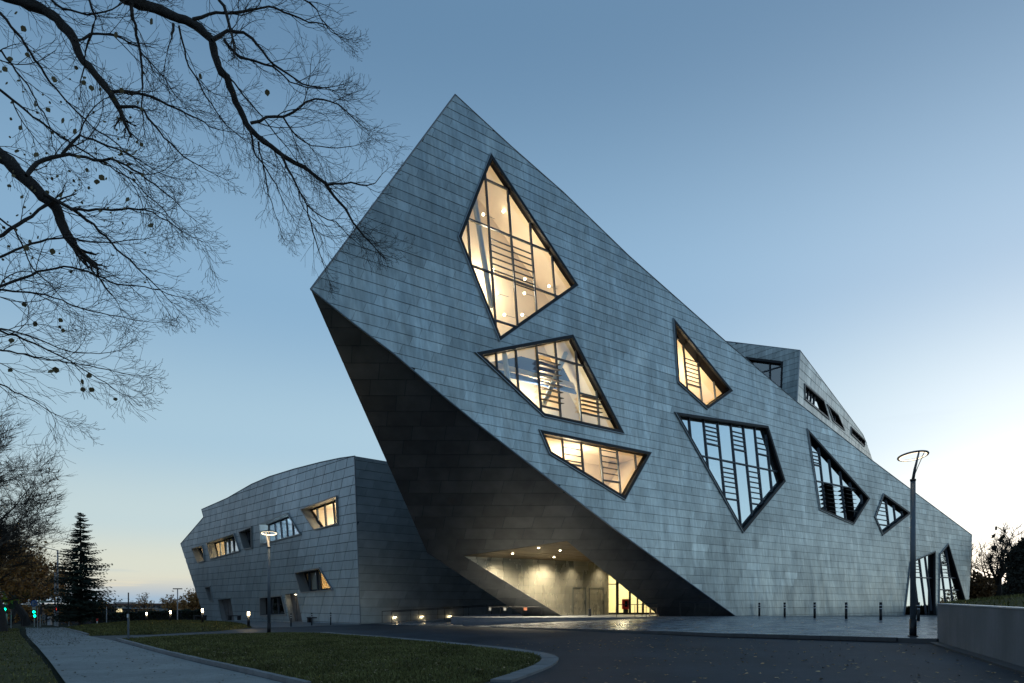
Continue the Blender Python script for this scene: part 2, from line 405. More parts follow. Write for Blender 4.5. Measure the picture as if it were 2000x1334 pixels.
def clad(pl, outer, holes, parent, name, m_obj, m_join, Lp=1.9, H=.581, shift=.62, slant=.25, gap=.018, thick=.035, tilt=.018, tint=None, limit=298, u0=0, v0=0, vgap=.012, part_kind=True):
    outer = ccw(outer); holes = [ccw(h) for h in holes]
    us = [p[0] for p in outer]; vs = [p[1] for p in outer]
    cells = []
    j0 = int(math.floor((min(vs) - v0) / H)); j1 = int(math.ceil((max(vs) - v0) / H))
    for j in range(j0, j1):
        off = (u0 + j * shift) % Lp
        i0 = int(math.floor((min(us) - off) / Lp)) - 1; i1 = int(math.ceil((max(us) - off) / Lp)) + 1
        for i in range(i0, i1):
            a = off + i * Lp; b = v0 + j * H
            q = [(a, b + gap), (a + Lp - vgap, b + gap), (a + Lp - vgap + slant, b + H), (a + slant, b + H)]
            p = inter(outer, q)
            if not p: continue
            ar = abs(area(p))
            if ar < .02: continue
            full = abs(ar - abs(area(q))) < 1e-4
            pieces = [p]
            for h in holes:
                np_ = []
                for pc in pieces: np_ += subtract(pc, h)
                if len(np_) != len(pieces) or (pieces and np_ and abs(sum(abs(area(x)) for x in np_) - sum(abs(area(x)) for x in pieces)) > 1e-4): full = False
                pieces = np_
            if not pieces: continue
            ta = sum(abs(area(x)) for x in pieces)
            if ta < .03: continue
            cx = sum(x[0] for x in p) / len(p); cy = sum(x[1] for x in p) / len(p)
            c3 = pl.to3((cx, cy)); d = c3 - CAM
            vis = ta * abs(d.normalized().dot(pl.n)) / d.length_squared if d.y > 0 else 0
            pxx = HX + F * d.x / d.y if d.y > 0 else -999
            if not (0 < pxx < 2000): vis *= .01
            cells.append((vis, a, b, pieces, full, i, j, (cx, cy), c3))
    cells.sort(key=lambda c: -c[0])
    def geom(pieces, a, b):
        V = []; Fc = []
        for pc in pieces:
            k = len(V); n = len(pc)
            for (x, y) in pc:
                V.append((x - a, y - b, thick + tilt * (1 - (y - b) / H)))
            for (x, y) in pc: V.append((x - a, y - b, 0.002))
            Fc.append(list(range(k, k + n)))
            for q in range(n):
                w = (q + 1) % n; Fc.append([k + q, k + n + q, k + n + w, k + w])
        return V, Fc
    shared = None; inv = Matrix.Translation(parent.location).inverted() if parent else Matrix.Identity(4)
    JV = []; JF = []; JT = []
    for n, (vis, a, b, pieces, full, i, j, c2, c3) in enumerate(cells):
        tv = tint(i, j, c2, c3) if tint else 1.0
        if n < limit:
            if full:
                if shared is None:
                    V, Fc = geom(pieces, a, b); shared = bpy.data.meshes.new(name); shared.from_pydata(V, [], Fc); shared.materials.append(m_obj)
                me = shared
            else:
                V, Fc = geom(pieces, a, b); me = bpy.data.meshes.new(name); me.from_pydata(V, [], Fc); me.materials.append(m_obj)
            o = bpy.data.objects.new(name, me); COL.objects.link(o); o['tint'] = float(tv)
            M = pl.mat((a, b))
            if full: M = M @ Matrix.Rotation(R.uniform(-.006, .006), 4, 'X') @ Matrix.Rotation(R.uniform(-.004, .004), 4, 'Y')
            o.parent = parent; o.matrix_parent_inverse = inv; o.matrix_basis = M
        else:
            V, Fc = geom(pieces, a, b); k = len(JV); M = pl.mat((a, b))
            JV += [M @ Vector(v) for v in V]; JF += [[q + k for q in f] for f in Fc]; JT += [tv] * len(Fc)
    if JV: add(name, JV, JF, m_join, parent, tints=JT, kind='stuff')

# ------------------------------------------------------------------ ground heights
ZX = [(-900, -8), (-400, -6), (-160, -4), (-60, -1.15), (-48, -.80), (-35, -.32), (-18, 0), (-8, .08), (0, .2), (14, .45), (60, .5), (900, .5)]
def zg(x, y=0):
    if x <= ZX[0][0]: return ZX[0][1]
    for (a, b), (c, d) in zip(ZX, ZX[1:]):
        if x <= c: return b + (d - b) * (x - a) / (c - a)
    return ZX[-1][1]
def G(px, py, zf=zg, dz=0.0):
    Y = 30.0
    for _ in range(80):
        x = (px - HX) / F * Y
        Yn = (1.65 - (zf(x, Y) + dz)) * F / max(py - HY, .5)
        Y += (Yn - Y) * .5
    return Vector(((px - HX) / F * Y, Y, zf((px - HX) / F * Y, Y) + dz))
def sheet(name, poly, zf, m, dz=0.0, cell=1.5, kind='structure', parent=None, drop=0):
    """a ground sheet: polygon in world XY draped on zf"""
    poly = ccw([(p[0], p[1]) for p in poly])
    xs = [p[0] for p in poly]; ys = [p[1] for p in poly]
    V = []; Fc = []; idx = {}
    def vid(x, y):
        k = (round(x, 3), round(y, 3))
        if k not in idx: idx[k] = len(V); V.append((x, y, zf(x, y) + dz))
        return idx[k]
    gx = []; x = math.floor(min(xs) / cell) * cell
    cuts = sorted(set([x + i * cell for i in range(int((max(xs) - x) / cell) + 2)]))
    y0 = math.floor(min(ys) / cell) * cell; ny = int((max(ys) - y0) / cell) + 2
    for a, b in zip(cuts, cuts[1:]):
        col = inter(poly, [(a, y0 - 1), (b, y0 - 1), (b, y0 + ny * cell + 1), (a, y0 + ny * cell + 1)])
        if not col: continue
        for j in range(ny):
            q = inter(col, [(a, y0 + j * cell), (b, y0 + j * cell), (b, y0 + (j + 1) * cell), (a, y0 + (j + 1) * cell)])
            if len(q) > 2 and abs(area(q)) > 1e-4:
                f = [vid(*p) for p in q]; f2 = [v for i, v in enumerate(f) if v != f[i - 1]]
                if len(set(f2)) > 2: Fc.append(f2)
    if drop:
        n = len(poly)
        for i in range(n):
            p, q = poly[i], poly[(i + 1) % n]
            b = len(V); s_ = max(1, int(math.hypot(q[0] - p[0], q[1] - p[1]) / 1.5))
            for k in range(s_ + 1):
                x = p[0] + (q[0] - p[0]) * k / s_; y = p[1] + (q[1] - p[1]) * k / s_; z = zf(x, y) + dz
                V.append((x, y, z)); V.append((x, y, z - drop))
            for k in range(s_): Fc.append([b + 2 * k, b + 2 * k + 1, b + 2 * k + 3, b + 2 * k + 2])
    return add(name, V, Fc, m, parent, kind=kind)
def pdist(x, y, poly):
    d = 1e9; n = len(poly)
    for i in range(n):
        ax, ay = poly[i][0], poly[i][1]; bx, by = poly[(i + 1) % n][0], poly[(i + 1) % n][1]
        vx, vy = bx - ax, by - ay; t = max(0, min(1, ((x - ax) * vx + (y - ay) * vy) / (vx * vx + vy * vy + 1e-9)))
        d = min(d, math.hypot(ax + vx * t - x, ay + vy * t - y))
    return d
def inside(x, y, poly):
    c = False; n = len(poly)
    for i in range(n):
        ax, ay = poly[i][0], poly[i][1]; bx, by = poly[i - 1][0], poly[i - 1][1]
        if (ay > y) != (by > y) and x < (bx - ax) * (y - ay) / (by - ay) + ax: c = not c
    return c
def GP(pts, zf=zg): return [tuple(G(x, y, zf))[:2] for x, y in pts]

# ground to the horizon
xs = sorted(set([a for a, b in ZX] + [-5000, 5000, -300, -100, -25, 5, 25]))
ysr = [-60, 0, 40, 100, 300, 1000, 6000]
V = []; Fc = []
for y in ysr:
    for x in xs: V.append((x, y, zg(x) - .05))
for j in range(len(ysr) - 1):
    for i in range(len(xs) - 1):
        a = j * len(xs) + i; Fc.append([a, a + 1, a + 1 + len(xs), a + len(xs)])
tag(add('ground', V, Fc, m_earth, kind='structure'))
# asphalt road with the cross path
road = [(-3, 6), (24, 3), (24, 34)] + GP([(1829, 1256), (1400, 1239), (1100, 1228.5), (900, 1222), (750, 1219)]) + \
       [(-12, 53), (-37, 80), (-45, 92)] + GP([(400, 1214)])[:0] + GP([(200, 1240), (178, 1242.5), (215, 1252), (600, 1345)]) + [(-4.5, 9)]
sheet('road', road, zg, m_asph, 0.0)
# forecourt in front of the office wing (pale paving)
court = GP([(700, 1221), (640, 1222), (585, 1224.5), (500, 1226), (460, 1217.5), (400, 1213.5)]) + [(-36, 80), (-11.4, 53)]
sheet('forecourt_paving', court, zg, mat("forecourt", (.12, .13, .14), rough=.65, var=[(.8, .12), (25, .1)]), .012)
# footpath
path = GP([(178, 1243), (232, 1254), (330, 1281), (420, 1303), (520, 1326), (640, 1356)]) + [(-4, 8), (-7.0, 8)] + GP([(140, 1350), (118, 1320), (96, 1290), (74, 1264), (62, 1252), (52, 1240), (50, 1226), (122, 1226)])
sheet('footpath', path, zg, m_path, .008)
# verge beside the footpath
verge = [(-30, 6), (-8.3, 8)] + GP([(122, 1350), (104, 1320), (82, 1290), (60, 1264), (50, 1252), (40, 1240), (36, 1228), (-60, 1228)])
def zverge(x, y): return zg(x) + .03
sheet('verge', verge, zverge, m_lawn, .0)

# lawn in front, rounded tip by the road
lawn_px = [(232, 1250), (330, 1277), (430, 1300), (540, 1325), (640, 1352), (860, 1352), (945, 1334), (1000, 1319), (1035, 1305), (1054, 1294), (1056, 1287), (1040, 1280), (1000, 1274.5), (920, 1265), (850, 1257.5), (740, 1247), (640, 1239.5), (560, 1237.5), (400, 1242), (300, 1246)]
lawn = GP(lawn_px)
def zlawn(x, y):
    d = pdist(x, y, lawn); return zg(x) + .045 + .05 * min(1, d / 2.0) + .03 * mnoise.noise(Vector((x * .5, y * .5, 0)))
sheet('front_lawn', lawn, zlawn, m_lawn, 0, .8, drop=.12)
kerb_out = GP([(640, 1236.5), (740, 1244), (850, 1253.5), (920, 1260.5), (1000, 1268), (1060, 1277), (1088, 1284), (1093, 1291), (1082, 1301), (1050, 1315), (1010, 1330), (960, 1345)])
kerb_in = [lawn[i] for i in ()] + GP([(640, 1239.5), (740, 1247), (850, 1257.5), (920, 1265), (1000, 1274.5), (1040, 1280), (1056, 1287), (1054, 1294), (1035, 1305), (1000, 1319), (945, 1334), (900, 1345)])
# mound lawn
mound = GP([(122, 1227.5), (178, 1242), (300, 1239.5), (420, 1233), (492, 1226.5), (478, 1220), (450, 1216), (400, 1214.5), (300, 1217), (200, 1220)])
def zmound(x, y):
    d = pdist(x, y, mound); return zg(x) + .02 + .32 * (1 - math.exp(-d / 2.2)) + .03 * mnoise.noise(Vector((x * .3, y * .3, 0)))
sheet('mound_lawn', mound, zmound, m_lawn, 0, 1.0, drop=.1)

# ------------------------------------------------------------------ plaza
front_px = [(750, 1219.5), (900, 1222.5), (1100, 1227.5), (1400, 1236.5), (1829, 1247.5)]
def kh(x): return .02 + .13 * max(0, min(1, (x + 2) / 9))
fl_ = [G(x, y, lambda a, b: zg(a) + kh(a)) for x, y in front_px]
def front_y(x):
    pts = [(p.x, p.y) for p in fl_]
    if x <= pts[0][0]: return pts[0][1]
    for (a, b), (c, d) in zip(pts, pts[1:]):
        if x <= c: return b + (d - b) * (x - a) / (c - a)
    a, b = pts[-2]; c, d = pts[-1]; return d + (d - b) / (c - a) * (x - c)
def zplaza(x, y):
    base = zg(x) + kh(x); d = max(0, y - front_y(x))
    w = max(0, min(1, (x - 6.0) / 5.0))
    up = base + (.70 - base) * min(1, d / 13.0)
    flat = base + min(.10, d * .012)
    t = (x - 16.6) * .796 + (y - 50.6) * .605
    return flat * (1 - w) + up * w - .0085 * max(0, t)
plaza = [(p.x, p.y) for p in fl_] + [(19, 16), (60, 40), (60, 92), (44, 92), (17, 56), (12, 52), (-9, 52)]
plaza = [(p.x, p.y) for p in fl_] + [(19.5, 26), (40, 38), (70, 96), (52, 96), (17.5, 52), (-8, 52)]
m_paver = mat("plaza_granite", (.19, .21, .235), rough=.27, spec=.6, var=[(1.2, .22), (18, .15)], attr='OBJECT', rvar=.12, bump=(.9, .5, 4, (.5, 3.5, 1)), dist=.02)
m_paverj = mat("plaza_granite_joined", (.19, .21, .235), rough=.27, spec=.6, var=[(1.2, .22), (18, .15)], attr='GEOMETRY', rvar=.12, bump=(.9, .5, 4, (.5, 3.5, 1)), dist=.02)
plz = sheet('plaza', plaza, zplaza, mat("plaza_bed", (.05, .055, .06), rough=.5), -.012, 1.5, drop=.35)
# plaza slabs: long strips; nearest ones single
cells = []
for j in range(0, 150):
    yy = 19.0 + j * .42; offx = (j * 1.37) % 2.4
    if yy > 52: break
    for i in range(-8, 22):
        x0 = offx + i * 2.4
        q = [(x0, yy), (x0 + 2.385, yy), (x0 + 2.385, yy + .405), (x0, yy + .405)]
        if x0 + 2.4 > -2.4 and yy > 43.0 and x0 < 10: continue
        p = inter(ccw(plaza), q)
        if not p or abs(area(p)) < .05: continue
        cx = sum(a for a, b in p) / len(p)
        if cx / yy > .66 or cx / yy < -.3: continue
        cells.append((yy, p))
JV = []; JF = []; JT = []; cnt = 0
cells.sort(key=lambda c: c[0])
for yy, p in cells:
    h = R.uniform(-.002, .004); tv = R.uniform(.72, 1.3)
    Vt = [(x, y, zplaza(x, y) + h) for x, y in p] + [(x, y, zplaza(x, y) - .011) for x, y in p]
    n = len(p); Fs = [list(range(n))] + [[q, n + q, n + (q + 1) % n, (q + 1) % n] for q in range(n)]
    if cnt < 298:
        o = add('paving_slab', Vt, Fs, m_paver, plz); o['tint'] = tv; cnt += 1
    else:
        k = len(JV); JV += Vt; JF += [[q + k for q in f] for f in Fs]; JT += [tv] * len(Fs)
if JV: add('paving_slab', JV, JF, m_paverj, plz, tints=JT, kind='stuff')
# kerb stones of the plaza edge and the lawns
def kerb_line(pts, zf, width, hgt, name_thing, label, step=1.0, sides=1, m=m_kerb, sink=.12):
    t = thing(name_thing, label, 'kerb', (pts[0][0], pts[0][1], zf(pts[0][0], pts[0][1])))
    # resample
    P2 = [Vector((p[0], p[1])) for p in pts]; seg = []
    tot = [0]
    for a, b in zip(P2, P2[1:]): tot.append(tot[-1] + (b - a).length)
    def at(s):
        s = max(0, min(tot[-1], s))
        for i in range(len(P2) - 1):
            if s <= tot[i + 1] + 1e-9:
                f = (s - tot[i]) / max(1e-9, tot[i + 1] - tot[i]); return P2[i].lerp(P2[i + 1], f), (P2[i + 1] - P2[i]).normalized()
        return P2[-1], (P2[-1] - P2[-2]).normalized()
    n = int(tot[-1] / step)
    for k in range(n):
        a, da = at(k * step); b, db = at((k + 1) * step - .012)
        _, d0 = at(max(0, k * step - .15)); _, d1 = at(k * step + .15); da = (d0 + d1).normalized()
        _, d0 = at((k + 1) * step - .15); _, d1 = at((k + 1) * step + .15); db = (d0 + d1).normalized()
        na = Vector((-da.y, da.x)) * width * sides; nb = Vector((-db.y, db.x)) * width * sides
        q = [a, b, b + nb, a + na]; jz = R.uniform(-.004, .004)
        Vt = [(p.x, p.y, zf(p.x, p.y) + hgt + jz) for p in q] + [(p.x, p.y, zf(p.x, p.y) - sink) for p in q]
        o = add('kerb_stone', Vt, [[0, 1, 2, 3], [0, 4, 5, 1], [1, 5, 6, 2], [2, 6, 7, 3], [3, 7, 4, 0]], m, t); o['tint'] = R.uniform(.85, 1.15)
    return t
m_kdark = mat("dark_kerb", (.045, .05, .055), rough=.55, attr='OBJECT', var=[(4, .2)])
kerb_line([(p.x, p.y - .13) for p in fl_], lambda x, y: zg(x) + kh(x), .13, .004, 'plaza_kerb', 'dark stone kerb along the front edge of the grey plaza', 1.2, 1, m_kdark)
kerb_line(GP([(232, 1250), (330, 1277), (430, 1300), (540, 1325), (640, 1350)]), zg, .13, .10, 'path_kerb', 'raised pale concrete kerb between the footpath and the front lawn', 1.0, -1)
kerb_line(GP([(122, 1227), (140, 1231), (160, 1236), (178, 1242)]), zg, .15, .09, 'path_kerb', 'short pale kerb where the footpath meets the mound lawn', 1.0, -1)
kerb_line(kerb_out[:8][::1] + kerb_out[8:], zg, .42, .05, 'lawn_kerb', 'broad pale concrete kerb curving round the tip of the front lawn', 1.0, -1)
kerb_line(GP([(96, 1350), (88, 1320), (70, 1290), (52, 1266), (44, 1254)]), zg, .05, .012, 'verge_kerb', 'leaf covered edging between the dark verge and the footpath', 1.0, -1, m_kdark)

# entrance platform with steps
steps = thing('entrance_steps', 'long low dark granite steps up to the lit entrance recess', 'steps', (0, 45, .3))
m_step = mat("step_granite", (.10, .115, .14), rough=.65, var=[(2, .15)])
for k in range(3):
    y0 = 44.3 + k * .42; z1 = .38 + .107 * (k + 1); b = MB()
    x0 = -3.2 + k * .45; y1 = y0 + .40 if k < 2 else 60
    if k < 2: b.prism([Vector((x0, y0, z1)), Vector((14, y0, z1)), Vector((14, y0 + .43, z1)), Vector((x0, y0 + .43, z1))], Vector((0, 0, -.5)))
    else: b.prism([Vector((x0, y0, z1)), Vector((14, y0, z1)), Vector((17.4, 51.6, z1)), Vector((17.0, 60, z1)), Vector((-2, 60, z1)), Vector((-4.2, 47, z1))], Vector((0, 0, -.5)))
    b.build('step', m_step, steps)
    MB().box(((x0 + 14) / 2, y0 + .03, z1 + .003), (14 - x0, .04, .006)).build('step_nosing', m_trim, steps)
KX, KY = -11.4, 51.6
def wpt(t, off=0): return (KX + .75 * t + .66 * off, KY + .66 * t - .75 * off)
ramp_t = [(0.6, .10), (4, .24), (8, .42), (12, .62), (14, .70)]
V = []; Fc = []
for t, z in ramp_t:
    a = wpt(t, .1); b = wpt(t, 2.6); V += [(a[0], a[1], z), (b[0], b[1], z), (b[0], b[1], z - .6)]
for i in range(len(ramp_t) - 1):
    k = 3 * i; Fc += [[k, k + 1, k + 4, k + 3], [k + 1, k + 2, k + 5, k + 4]]
tag(add('entrance_ramp', V, Fc, mat("ramp_concrete", (.17, .18, .185), rough=.6, var=[(1, .1)])), kind='structure')

# ------------------------------------------------------------------ windows
def px_y(y): return y
def window(pl, parent, outer_px, verts, hors, louv, glass, frame_w=.19, depth=.24, proud=.12, room=None, room_d=3.2, lamp=None,
           fw_glass=.07, name='window', label=None, mull=.075, fm=m_frame, trim=True, bulbs=0, openl=(), panecol=None, roomlamp=(1, .80, .54), reveal=None, blind_cols=(), beams=(), wob=0, lampoff=None, room_in=0.0, ptilt=0.0, sash=0, bands=()):
    """a recessed window in a facade plane. returns the 2D outline for cutting the cladding"""
    Wp = ccw(pl.poly(outer_px)); In = inset(Wp, frame_w); n = len(Wp)
    fr = MB()
    for i in range(n):
        j = (i + 1) % n
        a, b, c, d = Wp[i], Wp[j], In[j], In[i]
        k = len(fr.V); fr.V += [pl.to3(a, proud), pl.to3(b, proud), pl.to3(c, proud), pl.to3(d, proud), pl.to3(a, -.05), pl.to3(b, -.05), pl.to3(c, -.05), pl.to3(d, -.05)]
        fr.F += [[k, k + 1, k + 2, k + 3], [k + 1, k, k + 4, k + 5], [k + 3, k + 2, k + 6, k + 7]]
    w = fr.build(name, fm, parent)
    if label: w['label'] = label
    rv = MB(); rin = [pl.to3(p, -.05) for p in In]; rdd = [pl.to3(p, -depth - .05) for p in In]
    rv.V = rin + rdd; rv.F = [[i, (i + 1) % n, n + (i + 1) % n, n + i] for i in range(n)]
    rv.build('reveal', reveal or m_revb, w)
    if trim:
        Wo = inset(Wp, -.035); tr = MB()
        for i in range(n):
            j = (i + 1) % n; k = len(tr.V)
            tr.V += [pl.to3(Wo[i], proud + .01), pl.to3(Wo[j], proud + .01), pl.to3(Wp[j], proud + .01), pl.to3(Wp[i], proud + .01), pl.to3(Wo[i], 0), pl.to3(Wo[j], 0)]
            tr.F += [[k, k + 1, k + 2, k + 3], [k + 1, k, k + 4, k + 5]]
        tr.build('frame_edge', m_trim, w)
    Gl = inset(In, 0.0)
    us_ = sorted([pl.px2(x, y, -depth)[0] + 0 for x, y in verts])
    gmin = min(p[0] for p in Gl); gmax = max(p[0] for p in Gl)
    us_ = [u for u in us_ if gmin + .1 < u < gmax - .1]
    edges_ = [gmin - 1] + us_ + [gmax + 1]
    def bar(poly, nm, d0, d1, m=m_mull):
        if len(poly) < 3 or abs(area(poly)) < 1e-3: return
        b = MB(); b.prism([pl.to3(p, d0) for p in ccw(poly)], pl.n * (d1 - d0)); return b.build(nm, m, w)
    if sash:
        Gs = inset(Gl, sash); sm = MB()
        for i in range(n):
            j = (i + 1) % n; k = len(sm.V)
            sm.V += [pl.to3(Gl[i], -depth + .07), pl.to3(Gl[j], -depth + .07), pl.to3(Gs[j], -depth + .07), pl.to3(Gs[i], -depth + .07), pl.to3(Gs[j], -depth - .03), pl.to3(Gs[i], -depth - .03)]
            sm.F += [[k, k + 1, k + 2, k + 3], [k + 3, k + 2, k + 4, k + 5]]
        sm.build('sash', m_frame, w)
    for u in us_:
        q = [(u - mull / 2, -99), (u + mull / 2, -99), (u + mull / 2, 99), (u - mull / 2, 99)]
        bar(inter(Gl, q), 'mullion', -depth - .02, -depth + .10)
    for c in range(len(edges_) - 1):
        a, b = edges_[c], edges_[c + 1]
        colp = inter(Gl, [(a, -99), (b, -99), (b, 99), (a, 99)])
        if not colp: continue
        hv = sorted(pl.px2(x, y, -depth)[1] for (x, y, c0, c1) in hors if c0 <= c <= c1)
        lv = sorted(pl.px2(x, y, -depth)[1] for (x, y, c0) in louv if c0 == c)
        ol = sorted(pl.px2(x, y, -depth)[1] for (x, y, c0) in openl if c0 == c)
        cuts = [-99] + hv + [99]
        ins = lambda p, q_: inter(p, q_)
        for v in hv:
            bar(ins(colp, [(a + mull / 2, v - mull / 2), (b - mull / 2, v - mull / 2), (b - mull / 2, v + mull / 2), (a + mull / 2, v + mull / 2)]), 'transom', -depth - .02, -depth + .085)
        for v in lv:
            bar(ins(colp, [(a + mull / 2, v - .03), (b - mull / 2, v - .03), (b - mull / 2, v + .03), (a + mull / 2, v + .03)]), 'louvre_bar', -depth + .012, -depth + .07)
        for v in ol:     # opened glass louvres sticking out of the opening
            q0 = pl.to3((a - .06, v), -depth + .02); ln = (b - a) + .12
            s_ = MB(); e = pl.n * .38 + pl.v * -.10
            s_.prism([q0, q0 + pl.u * ln, q0 + pl.u * ln + e, q0 + e], pl.v * .035); s_.build('open_louvre', m_frame, w)
        for k in range(len(cuts) - 1):
            cell = ins(colp, [(a, cuts[k]), (b, cuts[k]), (b, cuts[k + 1]), (a, cuts[k + 1])])
            if cell and abs(area(cell)) > .01:
                if ol and cuts[k] < sum(ol) / len(ol) < cuts[k + 1]: continue
                cell = ccw(cell); jn = R.uniform(-.006, .006), R.uniform(-.006, .006)
                cc = (sum(p[0] for p in cell) / len(cell), sum(p[1] for p in cell) / len(cell))
                gm = panecol.get(c, glass) if panecol else glass
                add('pane', [pl.to3(p, -depth + (p[0] - cc[0]) * jn[0] + (p[1] - cc[1]) * (jn[1] - ptilt)) for p in cell], [list(range(len(cell)))], gm, w)
        if c in blind_cols:
            cell = colp; add('blind', [pl.to3(p, -depth - .12) for p in ccw(cell)], [list(range(len(cell)))], m_blind, w)
    if room:
        b = MB(); Gr = inset(Gl, -.02); f0 = [pl.to3(p, -depth - .03) for p in Gr]; f1 = [pl.to3(p, -depth - room_d) for p in inset(Gl, -room_in)]
        b.V = f0 + f1; b.F = [[i, (i + 1) % n, n + (i + 1) % n, n + i] for i in range(n)] + [[n + i for i in range(n)]]
        b.build('room', room, w)
        cu = sum(p[0] for p in Gl) / n; cv = sum(p[1] for p in Gl) / n
        for (x0, y0, x1, y1, rr, dd, mm) in beams:
            MB().tube([pl.hit(x0, y0, -depth - dd), pl.hit(x1, y1, -depth - dd)], rr, 8).build('beam', mm, w, True)
        for (bx, y0_, y1_, dd, mm) in bands:
            v1 = pl.px2(bx, y0_, -depth - dd)[1]; v0_ = pl.px2(bx, y1_, -depth - dd)[1]
            q = inter(Gl, [(-999, v0_), (999, v0_), (999, v1), (-999, v1)])
            if q: MB().prism([pl.to3(p, -depth - dd) for p in ccw(q)], pl.n * -.12).build('wall_band', mm, w)
        if lamp:
            ld = bpy.data.lights.new('room_or_fill_light', 'POINT'); ld.energy = lamp * .84; ld.color = roomlamp; ld.shadow_soft_size = .35
            lo = bpy.data.objects.new('room_or_fill_light', ld); COL.objects.link(lo); lo.location = pl.to3((cu, cv), -depth - room_d * (lampoff or .55))
            lo.parent = w; lo.matrix_parent_inverse = Matrix.Translation(parent.location).inverted() @ Matrix.Identity(4)
            lo.parent = parent; lo.matrix_parent_inverse = Matrix.Translation(parent.location).inverted()
        for (bx, by) in (bulbs or ()):
            c3 = pl.hit(bx, by, -depth - 1.5); MB().ball(c3, .085, 8, 6).build('bulb', m_bulb, w, True)
            MB().tube([c3, c3 + pl.u * .9 + pl.v * .02], .014, 5).build('track', m_mull, w)
    return Wp, In

# fix nested parent inverse: window meshes have identity transforms with world coordinates, parents too -> handled by add()
_add = add
def add(name, V, Fc, m, parent=None, smooth=False, tints=None, kind=None, mats=None):
    o = _add(name, V, Fc, m, None, smooth, tints, kind)
    if parent:
        o.parent = parent; o.matrix_parent_inverse = (Matrix.Translation(parent.location).inverted() if parent.parent is None else parent.matrix_parent_inverse @ Matrix.Identity(4) if False else root_inv(parent))
    return o
def root_inv(p):
    # world matrix of p is identity when its own mesh is in world coordinates
    return Matrix.Identity(4)

# ------------------------------------------------------------------ main building
k_ = .01998
PF = Plane(P(1437, 1203, 1 / (k_ * (1.317 - .328) - .0038 * -.019)), (k_, -1.317 * k_, .0038))
main = thing('main_building', 'huge leaning zinc clad building with a sharp peak and lit angular windows', 'building', (16.6, 50.6, .6))
F_px = [(607, 565), (692, 633), (770, 692), (860, 769), (926, 823), (1000, 880), (1100, 957), (1200, 1033), (1300, 1105), (1437, 1203.5), (1600, 1208), (1890, 1204), (1898, 1045),
        (1800, 972), (1701, 898), (1557, 786), (1418, 668), (1350, 608), (1228, 500), (1100, 376), (1000, 288), (889, 185)]
Fpoly = ccw(PF.poly(F_px))
holes = []; backholes = []
def addwin(*a, **k):
    wp, inn = window(PF, main, *a, **k); holes.append(inset(wp, .02)); backholes.append(inset(wp, .08))
# the upper lit window
addwin([(957, 302), (893.5, 464), (974.5, 667), (1127, 559)],
       [(915, 470), (956.5, 480), (1000, 500), (1041, 530), (1080.5, 545)],
       [(965, 359, 0, 2), (980, 455, 0, 4), (1030, 490, 0, 4), (1000, 548, 0, 5), (985, 632, 0, 3)][:2] + [(1000, 548, 0, 5), (985, 632, 0, 3)],
       [(960, y, 2) for y in (468, 479, 491, 503, 515, 527)] + [(1002, y + 15, 3) for y in (468, 479, 491, 503, 515, 527, 539)],
       g_clear, room=m_cream, room_in=1.2, lamp=800, label='tall lit kite shaped window below the peak',
       bulbs=[(944, 419), (983, 413), (963, 527), (971, 573), (1024, 618 - 45), (985, 615), (1020, 615), (1072, 559), (1025, 545)],
       beams=[(925, 380, 960, 600, .16, .7, m_beam), (1000, 330, 1090, 560, .05, 2.6, m_beam)], mull=.10)
addwin([(928, 690), (1117, 655), (1217, 848), (1061, 814)],
       [(970, 720), (1010, 735), (1053, 760), (1090, 760), (1130, 770), (1168, 815)],
       [(1095, 703, 3, 5), (1131.6, 768.6, 5, 5), (1055, 793, 3, 3), (1134, 806, 5, 6)], [],
       g_mid, room=m_cream, room_in=1.2, lamp=640, label='lit window with opened black louvres',
       openl=[(1055, y, 3) for y in (706, 716, 727, 738, 749, 760, 771, 781)] + [(1132, y, 5) for y in (775, 783, 791, 799)],
       beams=[(985, 690, 1000, 800, .16, .8, m_beam), (1062, 790, 1105, 690, .16, .9, m_beam), ], bands=[(1030, 699, 724, 1.5, m_blueroom), (1030, 724, 734, 1.35, m_cream), (1030, 734, 745, 1.5, m_blueroom)], mull=.10)
addwin([(1052, 840.5), (1270, 884.6), (1219, 976.5), (1072, 887)],
       [(1098, 870), (1136, 890), (1173, 901), (1207, 917), (1240.5, 901)], [(1100, 905, 1, 1), (1176, 938, 3, 3)],
       [(1102, y, 1) for y in (874, 887, 899)] + [(1177, y, 3) for y in (880, 891, 902, 913, 924)],
       g_clear, room=m_cream, room_in=.6, lamp=520, label='lit low window nearest the dark overhang', depth=.3, mull=.10)
addwin([(1313.5, 623.5), (1429, 764.5), (1380, 800), (1322, 747.5)],
       [(1337, 714), (1366, 745), (1394, 755)], [(1328, 664, 0, 0), (1342, 750, 1, 1)],
       [(1342, y, 1) for y in (702, 710, 718, 726, 734, 742)], g_clear, room=m_cream, room_in=.5, lamp=420, label='narrow lit window shaped like a blade', depth=.6, mull=.10)
addwin([(1317, 806), (1498, 833), (1532, 941), (1450, 1041)],
       [(1347, 840), (1377, 860), (1404, 862), (1430, 866), (1455, 876), (1478, 886), (1502, 910)], [(1400, 897, 0, 8), (1380, 866, 2, 2), (1432, 877, 4, 4), (1478, 886, 6, 6), (1406, 972, 3, 3), (1458, 982, 5, 5)],
       [(1380, y, 2) for y in (833, 841, 849, 857)] + [(1432, y, 4) for y in (843, 851, 859, 868)] + [(1478, y, 6) for y in (855, 865, 875)] +
       [(1407, y, 3) for y in (912, 921, 930, 939, 948, 960)] + [(1459, y, 5) for y in (920, 930, 940, 950, 960, 971)],
       g_blue, room=m_dim, lamp=150, roomlamp=(.8, .9, 1), label='large pentagon window mirroring the pale blue sky', mull=.10)  # cool lamp added behind the coated panes to brighten their sky reflection
